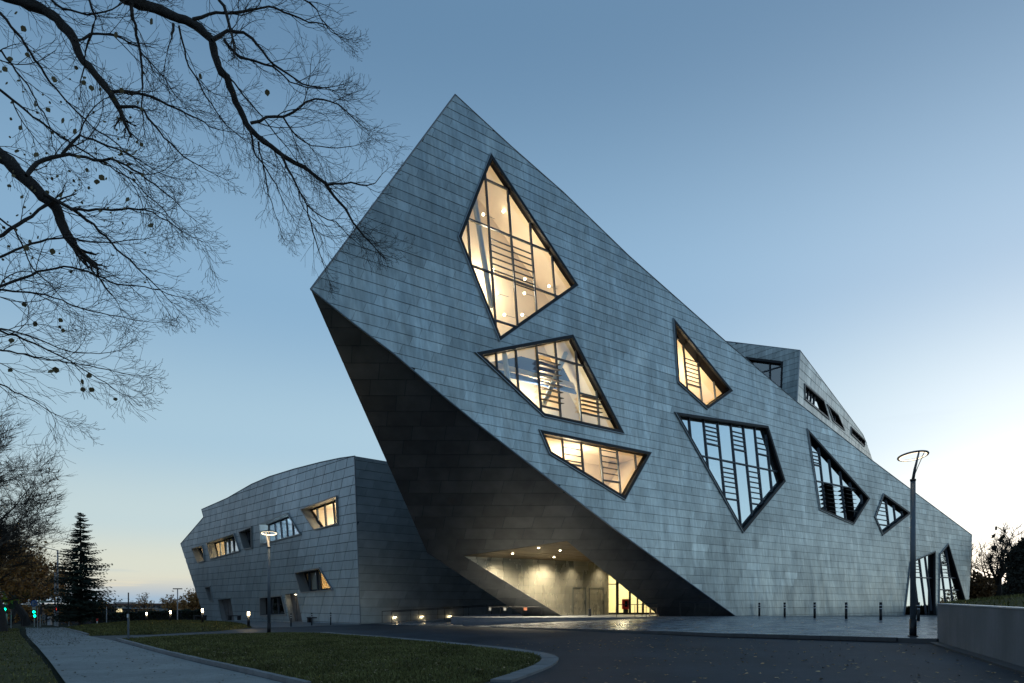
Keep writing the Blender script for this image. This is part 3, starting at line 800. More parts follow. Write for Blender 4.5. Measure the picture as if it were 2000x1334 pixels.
addwin([(1575, 838.5), (1697, 974), (1665.5, 1025), (1599, 996)],
       [(1602, 910), (1622, 928), (1643, 945), (1663, 972), (1682, 974)], [(1600, 941, 0, 5), (1608, 912, 0, 0)],
       [(1588, y, 0) for y in (883, 890, 897, 903)], g_sky, room=m_fdark, label='sharp window with two dark opened louvre bays', mull=.11, room_d=2.5,
       openl=[(1610, y, 1) for y in (949, 957, 965, 973, 981, 989, 997)] + [(1648, y, 3) for y in (957, 965, 973, 981, 989, 997)], depth=.24)
addwin([(1724, 964.5), (1777.5, 1003), (1722.5, 1046), (1707, 1010)],
       [(1731, 990), (1746, 1000), (1761, 1003)], [(1728, 1026, 0, 0)], [(1726, y, 0) for y in (984, 992, 999, 1007, 1016)], g_sky, room=m_fdark, label='smallest kite shaped window beside the tall lamp post', mull=.11, depth=.24)
addwin([(1776.5, 1098), (1825, 1076.5), (1825, 1203), (1764, 1203)],
       [(1788, 1150), (1802, 1150), (1814, 1150)], [(1795, 1128, 0, 5)], [(1790, y, 1) for y in (1100, 1106, 1112, 1118)], g_sky, room=m_fdark, label='glazed ground floor opening with a sloping left side', mull=.11, depth=.24, frame_w=.14)
addwin([(1850.5, 1062), (1893, 1203), (1832, 1203), (1833.5, 1083)],
       [(1843, 1150), (1857, 1150)], [(1845, 1128, 0, 5), (1845, 1152, 0, 5)], [(1845, y, 1) for y in (1098, 1105, 1112, 1119, 1160, 1168, 1176)], g_sky, room=m_fdark, label='pointed glazed opening at the far right end', mull=.11, depth=.24, frame_w=.14)
sheet2(PF, Fpoly, backholes, 'facade_backing', m_joint, main)
def patch(i, j, c2, c3):
    # panels of duller and brighter batches, a few odd ones
    b = mnoise.noise(Vector(((c2[0] - c2[1] * .9) * .12, c2[1] * .16, 3.1)))
    c = mnoise.noise(Vector(((i * 7.3 + j * 1.1), j * 3.7 + i, 9.2)))
    v = 1.0 + .32 * b + .14 * c + R.uniform(-.08, .08)
    if R.random() < .015: v += .28
    return v
clad(PF, Fpoly, holes, main, 'facade_panel', m_zinc, m_zincj, tint=patch)

# underside
Cc = PF.hit(1437, 1203); Bb = PF.hit(607, 565); Q1 = P(1101, 1203.5, Cc.y)
PU = Plane.pts(Bb, Cc, Q1)
U_px = [(607, 565), (692, 633), (770, 692), (860, 769), (926, 823), (1000, 880), (1100, 957), (1200, 1033), (1300, 1105), (1437, 1203.5), (1290, 1204.5), (1107, 1056), (905, 1085), (1101, 1205), (1026, 1205), (835, 1080), (702, 781)]
Upoly = ccw(PU.poly(U_px))
# panels must meet the front face edge: rebuild the shared edge on PU from PF points projected on PU
sheet2(PU, Upoly, [], 'underside_backing', m_joint, main)
def utint(i, j, c2, c3): return 1 + R.uniform(-.12, .12)
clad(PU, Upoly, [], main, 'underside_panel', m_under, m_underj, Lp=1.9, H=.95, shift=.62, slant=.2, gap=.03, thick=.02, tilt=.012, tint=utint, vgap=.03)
# edge trim between facade and underside
et = MB(); pts = [PF.hit(x, y, .06) for x, y in F_px[:10]]; et.tube(pts, .05, 6); et.build('edge_trim', m_trim, main)
et = MB(); pts = [PF.hit(x, y, .03) for x, y in F_px[12:]] + [PF.hit(607, 565, .03)]; et.tube(pts, .05, 6); et.build('roof_edge', m_roof, main)
# back shell (closing the volume)
Aa = PF.hit(889, 185); Dd = PF.hit(1898, 1045); Ee = PF.hit(1890, 1204)
A2 = Vector((4.7, 64.8, 26.3)); B2 = Vector((1.5, 56, 15.5)); D2 = Vector((49, 92, 8.5)); E2 = Vector((49, 92, .1)); Pp = PU.hit(835, 1080); P2 = Vector((2, 60, 5.5)); Qq = PU.hit(1026, 1204); Q2 = Vector((4, 62, .6))
topf = [PF.hit(x, y) for x, y in F_px[12:]]            # from D to A
sh = MB()
tb = [D2.lerp(A2, i / (len(topf) - 1)) for i in range(len(topf))]
k = 0; sh.V = topf + tb; nT = len(topf)
sh.F = [[i, i + 1, nT + i + 1, nT + i] for i in range(nT - 1)]
b = len(sh.V); sh.V += [Bb, B2, A2, Aa, Pp, P2, Qq, Q2, Dd, D2, E2, Ee]
sh.F += [[b, b + 1, b + 2, b + 3], [b, b + 4, b + 5, b + 1], [b + 4, b + 6, b + 7, b + 5], [b + 8, b + 11, b + 10, b + 9]]
sh.F += [[b + 2, b + 1, b + 5, b + 7, b + 10, b + 9]]
sh.build('outer_shell', m_roof, main)

# dormer on the roof
k0 = PF.hit(1557, 786, -.4); Yk = k0.y
Kt = P(1562, 685, Yk - .3); Kb = P(1556, 792, Yk); Rt = P(1690, 858, 88); Rb = P(1703, 902, 86)
PR = Plane.pts(Kt, Kb, Rb)
Rt = PR.hit(1684, 848); Rt2 = PR.hit(1690, 862)
rp = ccw(PR.poly([(1562, 685), (1684, 848), (1690, 862), (1672, 866), (1703, 904), (1556, 792)]))
rp = ccw(PR.poly([(1562, 685), (1684, 848), (1692, 866), (1706, 906), (1556, 794)]))
dh = []; db = []
for pxs, vv, lb in (([(1570, 750), (1607, 782), (1618, 819), (1571, 780)], [(1577, 775), (1583, 780), (1589, 786)], 'long slanted window of the roof block'),
                ([(1614, 790), (1635, 810), (1648, 841), (1626, 823)], [(1630, 815)], 'small slanted window in the middle of the roof block'),
                ([(1661, 834), (1688, 860), (1687, 873), (1661, 848)], [(1668, 848), (1674, 852), (1681, 860)], 'open ended window at the far tip of the roof block')):
    wp, inn = window(PR, main, pxs, vv, [], [], g_sky, frame_w=.12, depth=.22, proud=.12, room=m_fdark, label=lb, mull=.12)
    dh.append(inset(wp, .02)); db.append(inset(wp, .08))
sheet2(PR, rp, db, 'roof_block_backing', m_joint, main, -.02)
clad(PR, rp, dh, main, 'roof_block_panel', m_zinc, m_zincj, Lp=2.6, H=.75, tint=patch, slant=.4, u0=.3)
Lt = P(1416, 667, 66.0)
PL = Plane.pts(Kt, Kb, Lt)
lp = ccw(PL.poly([(1405, 666), (1562, 685), (1556, 794), (1405, 700)]))
wp, inn = window(PL, main, [(1440, 695), (1530, 706), (1528, 764), (1500, 800)], [(1504, 740)], [(1500, 724, 0, 3)], [], g_mid, frame_w=.2, depth=.9, proud=.05, room=m_fdark, label='dark corner window half hidden by the roof slope', mull=.1, trim=False)
sheet2(PL, lp, [inset(wp, .08)], 'roof_block_side_backing', m_joint, main, -.02)
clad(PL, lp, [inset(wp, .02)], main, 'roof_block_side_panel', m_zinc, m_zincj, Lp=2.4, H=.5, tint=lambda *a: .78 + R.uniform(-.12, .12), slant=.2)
MB().tube([Kt, Kb], .06, 6).build('corner_trim', m_trim, main)
MB().tube([Lt, Kt, PR.hit(1684, 848), PR.hit(1692, 866)], .07, 6).build('roof_block_edge', m_roof, main)
# top cap of dormer
bk = Vector((3, 9, -1.5)); cap = MB(); cap.V = [Lt, Kt, PR.hit(1684, 848), PR.hit(1684, 848) + Vector((-2, 6, -1)), Lt + bk]; cap.F = [[0, 1, 2, 3, 4]]; cap.build('roof_block_top', m_roof, main)

# --- entrance recess
H1 = PU.hit(905, 1085); H2 = PU.hit(1107, 1056); Cr = P(1162, 1100, 56.0)
PC = Plane.pts(H1, H2, Cr)
PW = Plane((H1.x, H1.y + .15, 0), (.68, -.73, 0))
cp = ccw([PC.to2(v) for v in (H1, H2, PC.hit(1290, 1168), PC.hit(1225, 1103), PC.hit(1162, 1100), PC.hit(1000, 1091))])
c0 = PC.to2(H1)
cp = ccw([PC.to2(p) for p in [H1 + Vector((0, .2, 0)), H2 + Vector((0, .1, 0)), H2 + (Cr - H1).normalized() * 5 + Vector((6.0, 0, 0)), Cr + Vector((6, .3, 0)), Cr + Vector((0, .3, 0))]])
def onpc(x, y):   # z of the ceiling plane
    return PC.O.z - (PC.n.x * (x - PC.O.x) + PC.n.y * (y - PC.O.y)) / PC.n.z
cp = ccw([PC.to2((x, y, onpc(x, y))) for x, y in ((H1.x, H1.y + .1), (H2.x, H2.y + .05), (13.5, 50.5), (15, 58), (9.5, 58), (Cr.x + 1, Cr.y + 1.2))])
sheet2(PC, cp, [], 'ceiling_backing', m_joint, main, -.02)
clad(PC, cp, [], main, 'ceiling_plank', m_wood, m_wood, Lp=4.0, H=.32, shift=1.1, slant=0, gap=.03, thick=.03, tilt=0, tint=lambda *a: R.uniform(.7, 1.25))
tR = PW.to2(Vector((7.9, 57.0, 0)))
e0 = Vector((H1.x, H1.y + .15, 0)); dirw = Vector((.73, .68, 0))
def wp3(t, z): q = e0 + dirw * t; return PW.to2((q.x, q.y, z))
wpoly = ccw([wp3(.0, 4.86), wp3(8.6, .6), wp3(15.4, .6), wp3(15.4, onpc(*(e0 + dirw * 15.4).xy) + .1), wp3(.2, onpc(*(e0 + dirw * .2).xy) + .1)])
sheet2(PW, wpoly, [], 'entrance_wall_backing', m_joint, main, -.02)
clad(PW, wpoly, [], main, 'entrance_wall_panel', m_entry, m_entry, Lp=1.5, H=.56, shift=.5, slant=.12, gap=.012, thick=.02, tilt=.01, tint=lambda *a: R.uniform(.88, 1.12), v0=.14)
for (xa, xb) in ((1118, 1143), (1150, 1179)):
    a = PW.px2(xa, 1190); b_ = PW.px2(xb, 1190); z0 = PW.to2((0, 0, .72))[1]; d_ = MB()
    for (p, q) in (((a[0], z0), (a[0] + .04, z0 + 2.15)), ((b_[0] - .04, z0), (b_[0], z0 + 2.15)), ((a[0], z0 + 2.12), (b_[0], z0 + 2.15))):
        d_.prism([PW.to3(p, .03), PW.to3((q[0], p[1]), .03), PW.to3(q, .03), PW.to3((p[0], q[1]), .03)], PW.n * .03)
    dd_ = d_.build('flush_door', m_joint, main)
    MB().box(PW.to3((b_[0] - .16, z0 + 1.0), .07), (.04, .04, .3)).build('door_handle', m_black, dd_)
# glazing right of the wall
PG = Plane((7.9, 57.0, .7), (.06, -1, 0)); zt = 1.3
gz0 = PG.to2((0, 57, .7))[1]
gl_l = PG.px2(1184, 1190)[0]; gl_r = PG.px2(1300, 1190)[0]
gp = ccw([(gl_l, gz0), (gl_r, gz0), (gl_r, gz0 + 4.6), (gl_l, gz0 + 4.6)])
gf = MB()
gl_frame = None
us_m = [(1186, .20), (1205.5, .22), (1230, .17), (1245, .12), (1256, .12), (1270, .12), (1285, .12)]
fr0 = MB().box(PG.to3(((gl_l + gl_r) / 2, gz0 + .08), 0), (gl_r - gl_l, .14, .16)).build('entrance_glazing', m_frame, main); fr0['label'] = 'lit glazed entrance front with dark posts'
for x, w_ in us_m:
    u = PG.px2(x, 1190)[0]; MB().box(PG.to3((u, gz0 + 2.3), .02), (w_, .16, 4.6)).build('mullion', m_frame, fr0)
uu = [PG.px2(x, 1190)[0] for x, _ in us_m]
zb = PG.px2(1195, 1141)[1]
for a, b_ in zip(uu, uu[1:]):
    add('pane', [PG.to3((a, gz0), 0), PG.to3((b_, gz0), 0), PG.to3((b_, gz0 + 4.6), 0), PG.to3((a, gz0 + 4.6), 0)], [[0, 1, 2, 3]], g_clear, fr0)
MB().box(PG.to3(((uu[0] + uu[1]) / 2, zb), .02), (uu[1] - uu[0], .12, .08)).build('transom', m_frame, fr0)
# lobby
lb = MB(); x0, x1, y0, y1, z0, z1 = 7.6, 17.5, 57.3, 64, .70, 5.6
lb.V = [Vector(v) for v in ((x0, y0, z0), (x1, y0, z0), (x1, y1, z0), (x0, y1, z0), (x0, y0, z1), (x1, y0, z1), (x1, y1, z1), (x0, y1, z1))]
lb.F = [[0, 1, 2, 3], [4, 7, 6, 5], [3, 2, 6, 7], [0, 3, 7, 4], [1, 5, 6, 2]]
lb.build('lobby', mat("lobby_plaster", (.80, .75, .56), rough=.8), main)
def lamp_pt(loc, e, col=(1, .80, .48), size=.15, typ='POINT', parent=None, spot=None, name='lamp_light', rot=None):
    ld = bpy.data.lights.new(name, typ); ld.energy = e; ld.color = col; ld.shadow_soft_size = size
    if spot: ld.spot_size = radians(spot); ld.spot_blend = 1.0
    lo = bpy.data.objects.new(name, ld); COL.objects.link(lo); lo.location = loc
    if rot: lo.rotation_euler = rot
    if parent: lo.parent = parent; lo.matrix_parent_inverse = Matrix.Translation(parent.location).inverted()
    return lo
lamp_pt((12, 60.2, 4.9), 800, (1, .86, .56), .5, parent=main)
lamp_pt((9.3, 59.2, 4.6), 250, (1, .86, .56), .5, parent=main)
for (x, y) in ((1001, 1081), (1052, 1070), (1094, 1075), (1082, 1088)):
    c = PC.hit(x, y, .04)
    d_ = MB().tube([c + PC.n * .03, c + PC.n * .0], .075, 14).build('downlight', m_down, main)
    lamp_pt(c + Vector((0, 0, -.12)), 1500, (1, .84, .56), .40, 'SPOT', main, 150)
for t in (2.6, 6.6, 10.8, 14.2):
    q = e0 + dirw * t; q = q + PW.n * .75; z = onpc(q.x, q.y) - .08
    lamp_pt((q.x, q.y, z - .12), 340, (1, .84, .56), .22, 'SPOT', main, 110)

# ------------------------------------------------------------------ office wing
wing = thing('office_wing', 'lower grey panelled wing with a curved roof line left of the tower', 'building', (KX, KY, .1))
kw = .0289
PX = Plane(P(705, 1218, 1 / (kw * (-.221 + .893) - .03 * .0035)), (-kw, -kw * .893 * 1.0, -.0035))
W_px = [(693, 891), (664, 895), (626, 903), (575, 916), (526, 931), (491, 946), (444, 973), (394, 995), (398, 1010), (353, 1062), (402, 1213), (705, 1219)]
Wpoly = ccw(PX.poly(W_px)); wh = []; wb = []
m_rev = mat("reveal_zinc", (.30, .31, .31), rough=.45, metal=.5)
def wwin(pxs, vv, glass, label, room=m_cream, lamp=None, depth=1.0, **k):
    wp, inn = window(PX, wing, pxs, vv, k.pop('hors', []), [], glass, frame_w=.10, depth=depth, proud=.16, room=room, lamp=lamp, label=label, mull=.19, trim=False, ptilt=.045, sash=.13, fm=m_rev, reveal=m_rev, **k)
    wh.append(inset(wp, .02)); wb.append(inset(wp, .06))
wwin([(588, 994), (660, 967.5), (662.5, 1023.5), (616, 1036)], [(622, 1010), (637, 1008), (654, 1000)], g_clear, 'lit window highest on the wing near the corner', lamp=480, roomlamp=(1, .85, .6), room_d=3.6, lampoff=.5, depth=.75)
wwin([(509.5, 1023), (564, 1001.5), (590, 1044), (510.5, 1065)], [(540, 1040), (551, 1035), (562, 1030), (574, 1035)], g_mid, 'wide bluish white window behind the lamp post', room=m_dim, lamp=300, roomlamp=(.72, .9, 1), depth=.75)  # cool lamp added inside, standing in for pale sky mirrored by the panes
wwin([(468, 1038), (493.5, 1028), (494, 1071), (479, 1074)], [(486, 1050)], g_dark, 'narrow dark window between two bright ones', room=m_fdark, depth=.6)
wwin([(405.5, 1059.5), (459, 1041), (470.5, 1077), (413, 1093)], [(432, 1075), (441, 1072), (449, 1070), (458, 1070)], g_clear, 'long lit window on the left half of the wing', lamp=320, depth=.75, panecol={2: g_blue, 3: g_blue, 4: g_blue}, roomlamp=(1, .85, .55), room_d=2.2)
wwin([(375.5, 1070.5), (397, 1064), (402.5, 1096), (388, 1100)], [(393, 1085)], g_mid, 'small half lit window at the left tip of the wing', lamp=70, room_d=2, depth=.8)
wwin([(577.5, 1117.5), (626, 1108), (653.5, 1153), (590.5, 1158.5)], [(606, 1135), (621, 1135), (626, 1135)], g_mid, 'window with amber blinds low on the wing', room=m_cream, lamp=110, depth=.75, blind_cols=(0, 1, 2), roomlamp=(1, .70, .35))
wwin([(401.5, 1146), (412.5, 1144.5), (418.5, 1175.5), (411, 1174)], [], g_dark, 'tiny slanted slot window', room=m_fdark)
wwin([(509.5, 1166.5), (552, 1162), (561.5, 1202.5), (510.5, 1203.5)], [(530, 1185), (545, 1185)], g_dark, 'dark ground floor window behind the bench', room=m_fdark, depth=.5)
def wdoor(pxs, label, lit):
    Wp = ccw(PX.poly(pxs)); n = len(Wp); w = MB(); rin = [PX.to3(p, .05) for p in Wp]; rr = [PX.to3(p, -.5) for p in Wp]
    w.V = rin + rr; w.F = [[i, (i + 1) % n, n + (i + 1) % n, n + i] for i in range(n)]
    o = w.build('doorway', m_rev, wing); o['label'] = label
    lo, hi = min(p[0] for p in Wp), max(p[0] for p in Wp)
    for k in range(3):
        a = lo + (hi - lo) * k / 3 + .02; b = lo + (hi - lo) * (k + 1) / 3 - .02
        q = inter(Wp, [(a, -99), (b, -99), (b, 99), (a, 99)])
        if q: MB().prism([PX.to3(p, -.44 - .03 * (k % 2)) for p in ccw(q)], PX.n * -.05).build('door', m_doorm, o)
    if lit:
        c = PX.to3(((lo + hi) / 2 + .1, max(p[1] for p in Wp) - .15), -.4); MB().box(c, (.5, .12, .04), 0.84).build('door_light', m_down, o)
        lamp_pt(c - Vector((0, 0, .12)), 6, (1, .85, .55), .1, parent=wing)
    wh.append(Wp); wb.append(inset(Wp, .03))
wdoor([(426, 1171), (451, 1169), (459, 1212), (434.5, 1212.6)], 'dark slanted doorway farther along the wing', False)
wdoor([(557.5, 1160.5), (580, 1158.5), (592, 1215.7), (567, 1214.7)], 'slanted doorway with a lit strip above it', True)
sheet2(PX, Wpoly, wb, 'wing_backing', m_joint, wing)
def wt(i, j, c2, c3):
    px = HX + F * (c3.x) / c3.y; py = HY - F * (c3.z - 1.65) / c3.y
    # paler tint towards the corner, duller tint in the middle
    edge = 545 + (1000 - py) * -.28 if py < 1040 else 590
    v = 1.08 if px > edge else .80
    return v + .10 * mnoise.noise(Vector((i * 3.3, j * 2.1, 1))) + R.uniform(-.04, .04)
clad(PX, Wpoly, wh, wing, 'facade_panel', m_wing, m_wingj, Lp=1.75, H=.69, shift=.5, slant=.34, gap=.04, vgap=.05, tint=wt)
# side of the wing running back behind the tower
sK = PX.hit(705, 1219); sT = PX.hit(693, 891)
PS = Plane.pts(sK, sT, sK + Vector((.75, .66, 0)))
sp = ccw([PS.to2(sK), PS.to2(sT), PS.px2(750, 900.5), PS.to2(PS.hit(960, 935)), PS.to2(sK + Vector((.75, .66, 0)) * 22)])
sheet2(PS, sp, [], 'wing_side_backing', m_joint, wing, -.01)
mwing = None
mside = mat("side_zinc", (.46, .52, .54), attr='OBJECT', rough=.40, metal=.8, var=[(1.1, .12)], bump=(.9, .25, 3), dist=.1, rvar=.06)
msidej = mat("side_zinc_joined", (.46, .52, .54), attr='GEOMETRY', rough=.40, metal=.8, var=[(1.1, .12)], bump=(.9, .25, 3), dist=.1, rvar=.06)
clad(PS, sp, [], wing, 'side_panel', mside, msidej, Lp=1.9, H=.64, tint=lambda *a: 1 + R.uniform(-.12, .12), gap=.025, tilt=.03)
wtop = [PX.hit(x, y, .03) for x, y in W_px[:10]]
MB().tube([sT] + wtop, .05, 6).build('roof_edge', m_roof, wing)
MB().tube([sK + PX.n * .03, sT + PX.n * .03], .05, 6).build('corner_trim', m_trim, wing)
# roof + back of the wing
bkv = Vector((10, 14, -1.0)); rb_ = MB(); n = len(wtop); rb_.V = wtop + [p + bkv for p in wtop]; rb_.F = [[i, i + 1, n + i + 1, n + i] for i in range(n - 1)]
lt_ = PX.hit(402, 1213); b = len(rb_.V); rb_.V += [PX.hit(353, 1062), lt_, lt_ + bkv, PX.hit(353, 1062) + bkv]; rb_.F += [[b, b + 1, b + 2, b + 3]]
rb_.build('roof', m_roof, wing)
# wall lights along the ramp
for (x, y) in ((773, 1205), (826, 1204), (880.5, 1203)):
    c = PS.hit(x, y, .09)
    w_ = tag(MB().box(c, (.09, .07, .08), .72).build('wall_light', m_wl), {773: 'small wall light at the low end of the ramp, left of the other two', 826: 'small wall light in the middle beside the ramp', 880.5: 'small wall light highest up the ramp, right of the other two'}[x], 'wall light', 'wall lights along the ramp')
    MB().box(c + Vector((0, 0, .06)), (.16, .12, .03), .72).build('hood', m_black, w_)
    lamp_pt(c + PS.n * .18 + Vector((0, 0, -.06)), 4, (1, .72, .38), .06, name='wall_light_lamp')

# ------------------------------------------------------------------ railings
def railing(pts, h, label, name='handrail', posts=None, group='handrails by the entrance', r=.025, lower=False):
    t = thing(name, label, 'handrail', pts[0], group)
    top = [Vector(p) + Vector((0, 0, h)) for p in pts]
    MB().tube(top, r, 6).build('rail', m_black, t)
    for p in pts if posts is None else posts:
        MB().tube([Vector(p), Vector(p) + Vector((0, 0, h))], r * .8, 6).build('post', m_black, t)
    return t
def zr(t): 
    for (a, b), (c, d) in zip(ramp_t, ramp_t[1:]):
        if t <= c: return b + (d - b) * max(0, (t - a)) / (c - a)
    return .7
rl = [(t, wpt(t, 2.4)) for t in (1.2, 3.6, 6.0, 8.4, 10.8, 13.2)]
railing([(p[0], p[1], zr(t)) for t, p in rl], .88, 'black handrail rising along the front of the ramp')
rl = [(t, wpt(t, .35)) for t in (1.6, 4.2, 6.8, 9.4, 12.0)]
railing([(p[0], p[1], zr(t)) for t, p in rl], .88, 'black handrail on the wall side of the ramp')
railing([P(x, 1204.2, 47.5) for x in (955, 978, 1020, 1057)], .66, 'black handrail with small paper signs before the dark overhang')
railing([P(x, 1205.5, 45.6) for x in (1204, 1240, 1262)], .85, 'black handrail at the steps in front of the lit entrance')
railing([P(x, 1205, 46.3) for x in (1254, 1283)], .92, 'short handrail right of the lit entrance')
railing([P(x, 1204, 48.2) for x in (1328, 1357, 1386)], 1.0, 'handrail standing before the dark underside on the right')
for (x, w_, m, lb_) in ((957, .14, m_pap1, 'pale double notice hung on the handrail'), (986, .18, m_pap1, 'square grey notice on the handrail'), (1026, .24, m_pap2, 'small orange notice on the handrail')):
    c = P(x, 1189.5, 47.4); tag(MB().box(c, (w_, .012, .20)).build('notice', m), lb_, 'notice', 'notices on the handrail')

# things in the recess
bn = thing('litter_bin', 'slim dark litter bin beside the doors in the recess', 'bin', (P(1151, 1203, 52)))
q = P(1151.5, 1203, 50); bn.location = (q.x, q.y, .70)
lbuild(MB().box((0, 0, .25), (.20, .2, .5)), 'body', m_black, bn); lbuild(MB().box((0, 0, .515), (.22, .22, .03)), 'lid', m_post, bn)
vm = thing('info_terminal', 'red information terminal with a black screen behind the glass entrance', 'terminal', (0, 0, 0))
q = P(1222, 1190, 57.9); vm.location = (q.x, 57.9, .70)
lbuild(MB().box((0, 0, .86), (.62, .22, .86)), 'body', m_red, vm); lbuild(MB().box((.02, -.13, .88), (.24, .03, .5)), 'screen', m_screen, vm); lbuild(MB().box((0, 0, .215), (.40, .2, .43)), 'pedestal', m_black, vm)
es = thing('folding_trestle', 'small wooden folding trestle under the sloping edge at the entrance', 'trestle', (0, 0, 0))
q = P(1276, 1203, 48.5); es.location = (q.x, q.y, .70)
for sx in (-1, 1):
    lbuild(MB().tube([(sx * .28, -.15, 0), (sx * .20, 0, .62)], .02, 5), 'leg', m_orangewood, es)
    lbuild(MB().tube([(sx * .28, .15, 0), (sx * .20, 0, .62)], .02, 5), 'leg', m_orangewood, es)
lbuild(MB().tube([(-.22, 0, .6), (.22, 0, .6)], .022, 5), 'top_rail', m_orangewood, es); lbuild(MB().tube([(-.26, -.1, .2), (.26, -.1, .2)], .02, 5), 'cross_rail', m_orangewood, es)

# ------------------------------------------------------------------ lamp posts
def ring_lamp(base, H, label, lit, r0=.095, e=30):
    t = thing('street_lamp', label, 'street lamp', base, 'ring headed street lamps')
    lbuild(MB().tube([(0, 0, 0), (0, 0, .55)], r0 * 1.18, 16), 'base_sleeve', m_black, t, True)
    lbuild(MB().tube([(0, 0, 0), (0, 0, .03)], r0 * 1.7, 16), 'foot_plate', m_black, t)
    lbuild(MB().tube([(0, 0, .55), (0, 0, H - .78)], [r0, r0 * .86], 16), 'pole', m_post, t, True)
    lbuild(MB().tube([(0, 0, H - .80), (0, 0, H - .74)], r0 * 1.0, 16), 'collar', m_black, t, True)
    T = Matrix.Rotation(radians(-9), 3, 'X') @ Matrix.Rotation(radians(-3), 3, 'Y')
    hd = lbuild(MB().torus((0, 0, H), .42, .032, 40, 8, T), 'lamp_ring', m_post if not lit else m_post, t, True)
    gl = lbuild(MB().torus((0, 0, H - .012), .375, .015, 40, 6, T), 'light_strip', m_ring, t, True)
    lbuild(MB().tube([(0, 0, H - .76), (-.015, -.12, H - .45), (-.04, -.39, H + .05)], [.05, .042, .025], 8), 'arm', m_ringarm if lit else m_post, t, True)
    lbuild(MB().tube([(0, 0, H - .74), (.06, -.14, H - .40), (.13, -.38, H + .04)], .012, 5), 'stay', m_ringarm if lit else m_post, t)
    if lit:
        lamp_pt((base[0], base[1], base[2] + H - .15), e, (1, .80, .5), .3)
    return t
b = G(1783, 1243, lambda x, y: zplaza(x, y)); ring_lamp(b, 5.75, 'tall grey lamp post with a ring head at the plaza edge', False, .088)
lamp_pt((b.x, b.y, b.z + 5.55), 8, (1, .8, .5), .3)
b = G(525.5, 1237); ring_lamp(b, 5.35, 'lamp post with a glowing ring in front of the office wing', True, .085, 60)

# bollard lamps
def bollard(base, label, H=1.0):
    t = thing('bollard_light', label, 'bollard light', base, 'glowing bollard lights on the mound')
    lbuild(MB().tube([(0, 0, 0), (0, 0, H * .70)], .085, 14), 'post', m_black, t, True)
    lbuild(MB().tube([(0, 0, H * .70), (0, 0, H * .93)], .07, 14), 'lens', m_bulb, t, True)
    lbuild(MB().tube([(0, 0, H * .93), (0, 0, H * .97)], .088, 14), 'cap', m_black, t, True)
    lamp_pt(Vector(base) + Vector((0, -.14, H * .82)), 10, (1, .76, .44), .08, name='bollard_lamp'); lamp_pt(Vector(base) + Vector((.14, .1, H * .82)), 10, (1, .76, .44), .08, name='bollard_lamp')
for x, y, lb_ in ((485.5, 1224, 'glowing bollard light nearest the lamp post, at the tip of the mound'), (395.5, 1214.5, 'glowing bollard light beside the left end of the wing'),
                 (333, 1214.5, 'glowing bollard light in front of the white tent'), (286.5, 1215, 'farthest left glowing bollard light on the mound')):
    Y_ = {485.5: 43, 395.5: 49, 333: 58, 286.5: 66}[x]; q = P(x, y, Y_); bollard((q.x, q.y, q.z), lb_)
# plaza bollards
pb = None
for i, (x, y) in enumerate(((1483, 1203), (1532.5, 1205), (1591, 1207), (1652.5, 1209), (1720, 1211), (1793.5, 1212.5))):
    q = G(x, y, zplaza)
    if not (30 < q.y < 58): q = P(x, y, 49 - i * 2.2)
    hh = [27, 28.5, 30, 32, 34, 35][i] * q.y / F
    nb_ = ['farthest left', 'second from the left', 'third from the left', 'fourth from the left', 'fifth from the left, left of the tall lamp post', 'partly hidden just right of the tall lamp post'][i]
    lb_ = 'dark banded bollard on the plaza, ' + nb_
    if pb is None:
        pb = thing('bollard', lb_, 'bollard', q, 'dark banded bollards on the plaza')
        lbuild(MB().tube([(0, 0, 0), (0, 0, .62)], .075, 14), 'post', m_black, pb, True)
        lbuild(MB().tube([(0, 0, .62), (0, 0, .67)], .071, 14), 'band', m_white, pb, True)
        lbuild(MB().tube([(0, 0, .67), (0, 0, .80)], .075, 14), 'post', m_black, pb, True)
        lbuild(MB().tube([(0, 0, .80), (0, 0, .85)], .071, 14), 'band', m_white, pb, True)
        lbuild(MB().tube([(0, 0, .85), (0, 0, 1.0)], .075, 14), 'post', m_black, pb, True)
        base_b = pb
    else: pb = copy_thing(base_b, q, lb_)
pb = None
for i, (x, y) in enumerate(((568.5, 1224), (609, 1222), (646, 1221))):
    q = G(x, y); lb_ = 'slim black post with pale bands on the forecourt, ' + ['left of the long bench', 'in front of the long bench', 'right of the long bench'][i]
    if pb is None:
        pb = thing('slim_bollard', lb_, 'bollard', q, 'slim posts on the forecourt')
        for a, b_, m in ((0, .62, m_black), (.62, .67, m_white), (.67, .76, m_black), (.76, .81, m_white), (.81, .92, m_black)):
            lbuild(MB().tube([(0, 0, a), (0, 0, b_)], .045, 10), 'post' if m is m_black else 'band', m, pb, True)
        base_b = pb
    else: pb = copy_thing(base_b, q, lb_)
# benches
bp = None
for i, (x0, x1, y, lb_) in enumerate(((600, 634, 1216, 'long dark bench near the corner of the wing'), (515, 541, 1210.8, 'dark bench under the ground floor window'), (448, 468, 1211.2, 'dark bench right of the far doorway'), (381, 401, 1211.2, 'dark bench at the left tip of the wing'))):
    q = G((x0 + x1) / 2, y); q = P((x0 + x1) / 2, y, min(q.y, 66)); L_ = (x1 - x0) / F * q.y * 1.2
    bp = thing('bench', lb_, 'bench', q, 'benches along the office wing')
    bp.rotation_euler.z = -.55 if i == 0 else (-.12)
    lbuild(MB().box((0, 0, .42), (L_, .42, .09)), 'seat', m_black, bp)
    for s_ in (-1, 1): lbuild(MB().box((s_ * (L_ / 2 - .12), 0, .20), (.16, .40, .40)), 'leg', m_black, bp)

